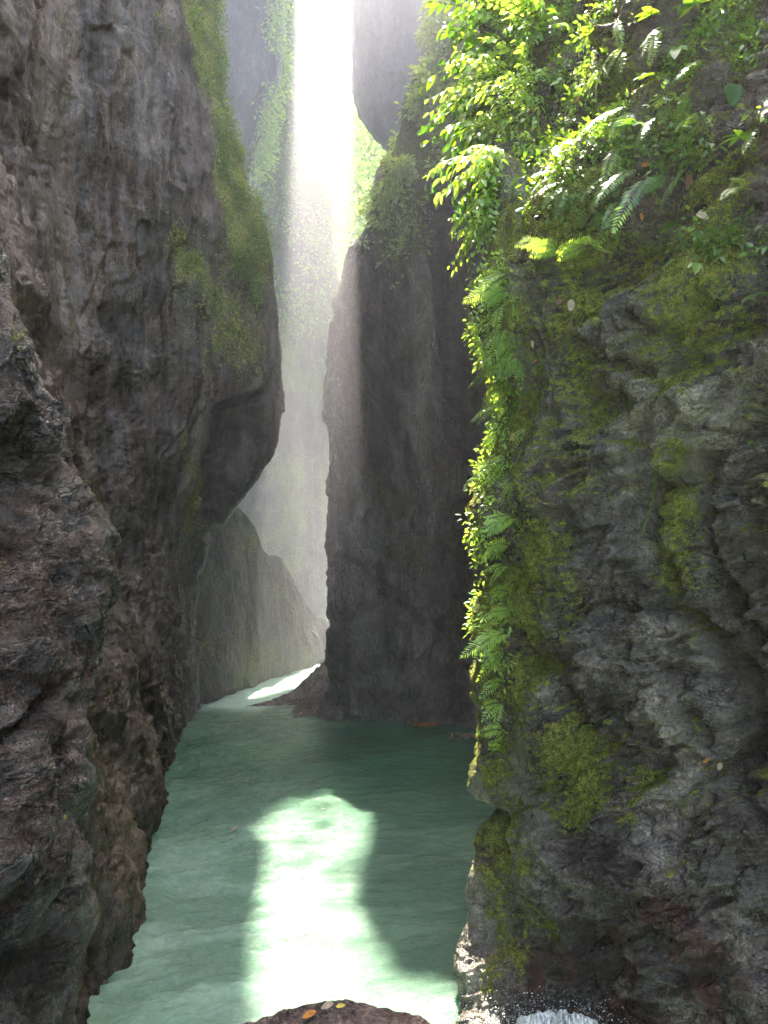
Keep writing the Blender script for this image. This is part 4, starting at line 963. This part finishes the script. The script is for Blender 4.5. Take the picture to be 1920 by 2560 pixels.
# moss as short tufts
def moss_tufts(d, vals, n, size, name, label, region=None):
    w = np.clip(vals - .45, 0, 1) ** 1.0 * (np.abs(d['px'] - 960) < 1000) * (np.abs(d['py'] - 1280) < 1350) * (d['V'][:, 1] ** 2)
    if region is not None: w = w * region
    i = rng.choice(len(w), n, p=w / w.sum()); r = rng.normal(size=(n, 3))
    dd = d['N'][i] * .6 + r * .5 + np.array([0, 0, -.6])
    S = Soup(); L = size * rng.uniform(.4, 1.3, n)
    S.leaves(d['V'][i] - d['N'][i] * .001, dd, d['N'][i] + r * .3, L, L * .45, .3, .1, False)
    tag(link(name, S.mesh(name, M_moss)), label, None, None, 'stuff')
M_moss = leaf_material('moss', (.08, .09, .016), (.17, .19, .032), (.31, .31, .06), .25, .8, .2)
mv = np.empty(len(dR['V']), dtype=np.float32); right.data.attributes['moss'].data.foreach_get('value', mv)
moss_tufts(dR, mv, 60000, .014, 'moss', 'green moss hanging over the right rock wall')

top = dG['V'][:, 2] > 17.6  # leaves added on both rims above view, to dapple the sun patch
dG2 = {k: v[top] for k, v in dG.items()}
scatter('added_dapple_foliage', dict(dG2, px=np.full(top.sum(), 960.), py=np.full(top.sum(), 500.)), [[(0, 0), (1920, 0), (1920, 2000), (0, 2000)]], 75, 6, .2, M_creep, 'added unseen leaves dappling the sun at the rim of the gorge', 1.1, .7, 30, thr=-.9)
top = (dC['V'][:, 2] > 17.6) & (dC['V'][:, 0] > -4)
dC2 = {k: v[top] for k, v in dC.items()}
scatter('added_dapple_foliage', dict(dC2, px=np.full(top.sum(), 960.), py=np.full(top.sum(), 500.)), [[(0, 0), (1920, 0), (1920, 2000), (0, 2000)]], 75, 6, .2, M_creep, 'added unseen leaves dappling the sun at the other rim of the gorge', .9, .7, 30, thr=-.9)
# --- far slope with sunlit trees seen through the gap
xs = np.linspace(-16, 12, 60); zs = np.linspace(0, 1, 50); X, T = np.meshgrid(xs, zs)
V = np.stack([X.ravel(), 34 + 22 * T.ravel(), -1 + 34 * T.ravel() ** 1.05], 1)
V[:, 2] += 1.2 * fbm(V * .2, 3, 950); nr, nc = X.shape; idx = np.arange(nr * nc).reshape(nr, nc)
q = np.stack([idx[:-1, :-1], idx[:-1, 1:], idx[1:, 1:], idx[1:, :-1]], axis=-1).reshape(-1, 4)
tag(link('hill', mesh_from('hill', V, q, np.full(len(q), 4), M_mid, True, {'moss': np.full(len(V), .8), 'tone': np.zeros(len(V)), 'red': np.zeros(len(V))})), 'far slope beyond the gap', None, None, 'structure')
px, py = project(V); nn = np.tile(unit([0, -1, .7]), (len(V), 1))
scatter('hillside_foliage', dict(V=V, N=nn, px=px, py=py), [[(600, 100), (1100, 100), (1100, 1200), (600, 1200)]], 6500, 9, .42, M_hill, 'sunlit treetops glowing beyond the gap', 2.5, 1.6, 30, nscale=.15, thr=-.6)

# --- debris floating at the foot of the middle wall
def raft(px, py, w, dep, label, mat):
    Yw = CAMZ * F / (py - HZ); c = P(px, py, Yw); S = Soup(); n = 160
    p = np.stack([rng.normal(size=n) * w * .4, rng.normal(size=n) * dep * .4, rng.random(n) * .03 + .01], 1)
    dd = np.stack([rng.normal(size=n), rng.normal(size=n), rng.normal(size=n) * .25], 1)
    S.leaves(p, dd, np.tile([0, 0, 1.], (n, 1)) + rng.normal(size=(n, 3)) * .3, rng.uniform(.03, .09, n), rng.uniform(.012, .04, n), .1, .2, False)
    o = link('debris', S.mesh('debris', mat)); o.location = c; o.location.z = 0; tag(o, label, None, None, 'stuff')
raft(1180, 1842, .34, .10, 'tan raft of leaf litter floating at the foot of the middle wall', M_dry)
raft(1062, 1814, .22, .06, 'thin line of orange litter floating left of the tan raft', M_orange)

p = P(575, 2085, CAMZ * F / 785)
single_leaf('floating_leaf', None, 0, 0, (.7, .5, .25), .10, .045, M_dry, 'pale leaf floating on the pool left of the glare', 'leaf', None, .25, -.2, (0, -.4, 1), p=p + np.array([0, 0, .03]))
# --- white water breaking at the foot of the right wall
M_foam = plain('white water', (.80, .84, .84), .35, .12, 20)
n_, l_ = M_foam.node_tree.nodes, M_foam.node_tree.links
g_ = n_.new('ShaderNodeNewGeometry'); mp_ = n_.new('ShaderNodeMapping'); mp_.inputs['Scale'].default_value = (3.0, 1.2, 1.2); mp_.inputs['Rotation'].default_value = (0, .6, .3); l_.new(g_.outputs['Position'], mp_.inputs[0])
z_ = ramp(n_, l_, noise(n_, l_, mp_.outputs[0], 11, 6, .75, 1.2), [(.40, 0.0), (.56, 1.0)])
tr_ = n_.new('ShaderNodeBsdfTransparent'); mx_ = n_.new('ShaderNodeMixShader'); l_.new(z_, mx_.inputs[0]); l_.new(tr_.outputs[0], mx_.inputs[1]); l_.new(n_['Principled BSDF'].outputs[0], mx_.inputs[2]); l_.new(mx_.outputs[0], n_['Material Output'].inputs[0])
xs = np.arange(.30, 1.9, .012); ys = np.arange(3.3, 5.0, .012); X, Y = np.meshgrid(xs, ys); V = np.stack([X.ravel(), Y.ravel(), np.zeros(X.size)], 1)
e = np.exp(-(np.hypot((V[:, 0] - .84) / .26, (V[:, 1] - 4.2) / .22) ** 2)) * .30 + np.exp(-(np.hypot((V[:, 0] - 1.2) / .5, (V[:, 1] - 4.0) / .22) ** 2)) * .27
V[:, 2] = e * (1 + .6 * fbm(V * np.array([3, 3, 0]), 3, 960)) + .06 * ridged(V * np.array([12, 7, 0]), 4, 961, .65) * np.clip(e * 8, 0, 1) - .07
nr, nc = X.shape; idx = np.arange(nr * nc).reshape(nr, nc); q = np.stack([idx[:-1, :-1], idx[:-1, 1:], idx[1:, 1:], idx[1:, :-1]], axis=-1).reshape(-1, 4)
q = q[V[q][:, :, 2].max(axis=1) > -.03]
tag(link('white_water', mesh_from('white_water', V, q, np.full(len(q), 4), M_foam, True)), 'white water welling up at the foot of the right wall', None, None, 'stuff')
M_drop = plain('spray drops', (.85, .88, .9), .2)
S = Soup(); n = 3500; a = rng.normal(size=n) * .9 + .2; r = rng.random(n) ** .6
c0 = np.array([.80, 4.12, .16]); p = c0 + rng.normal(size=(n, 3)) * np.array([.26, .16, .07]) + np.array([.08, 0, .08])
dd = np.stack([np.sin(a), rng.normal(size=n) * .3, np.cos(a) - .9 * r], 1)
S.leaves(p, dd, rng.normal(size=(n, 3)), rng.uniform(.004, .018, n), rng.uniform(.002, .005, n), .1, .2, False)
tag(link('spray', S.mesh('spray', M_drop)), 'fine drops thrown up by the white water', None, None, 'stuff')
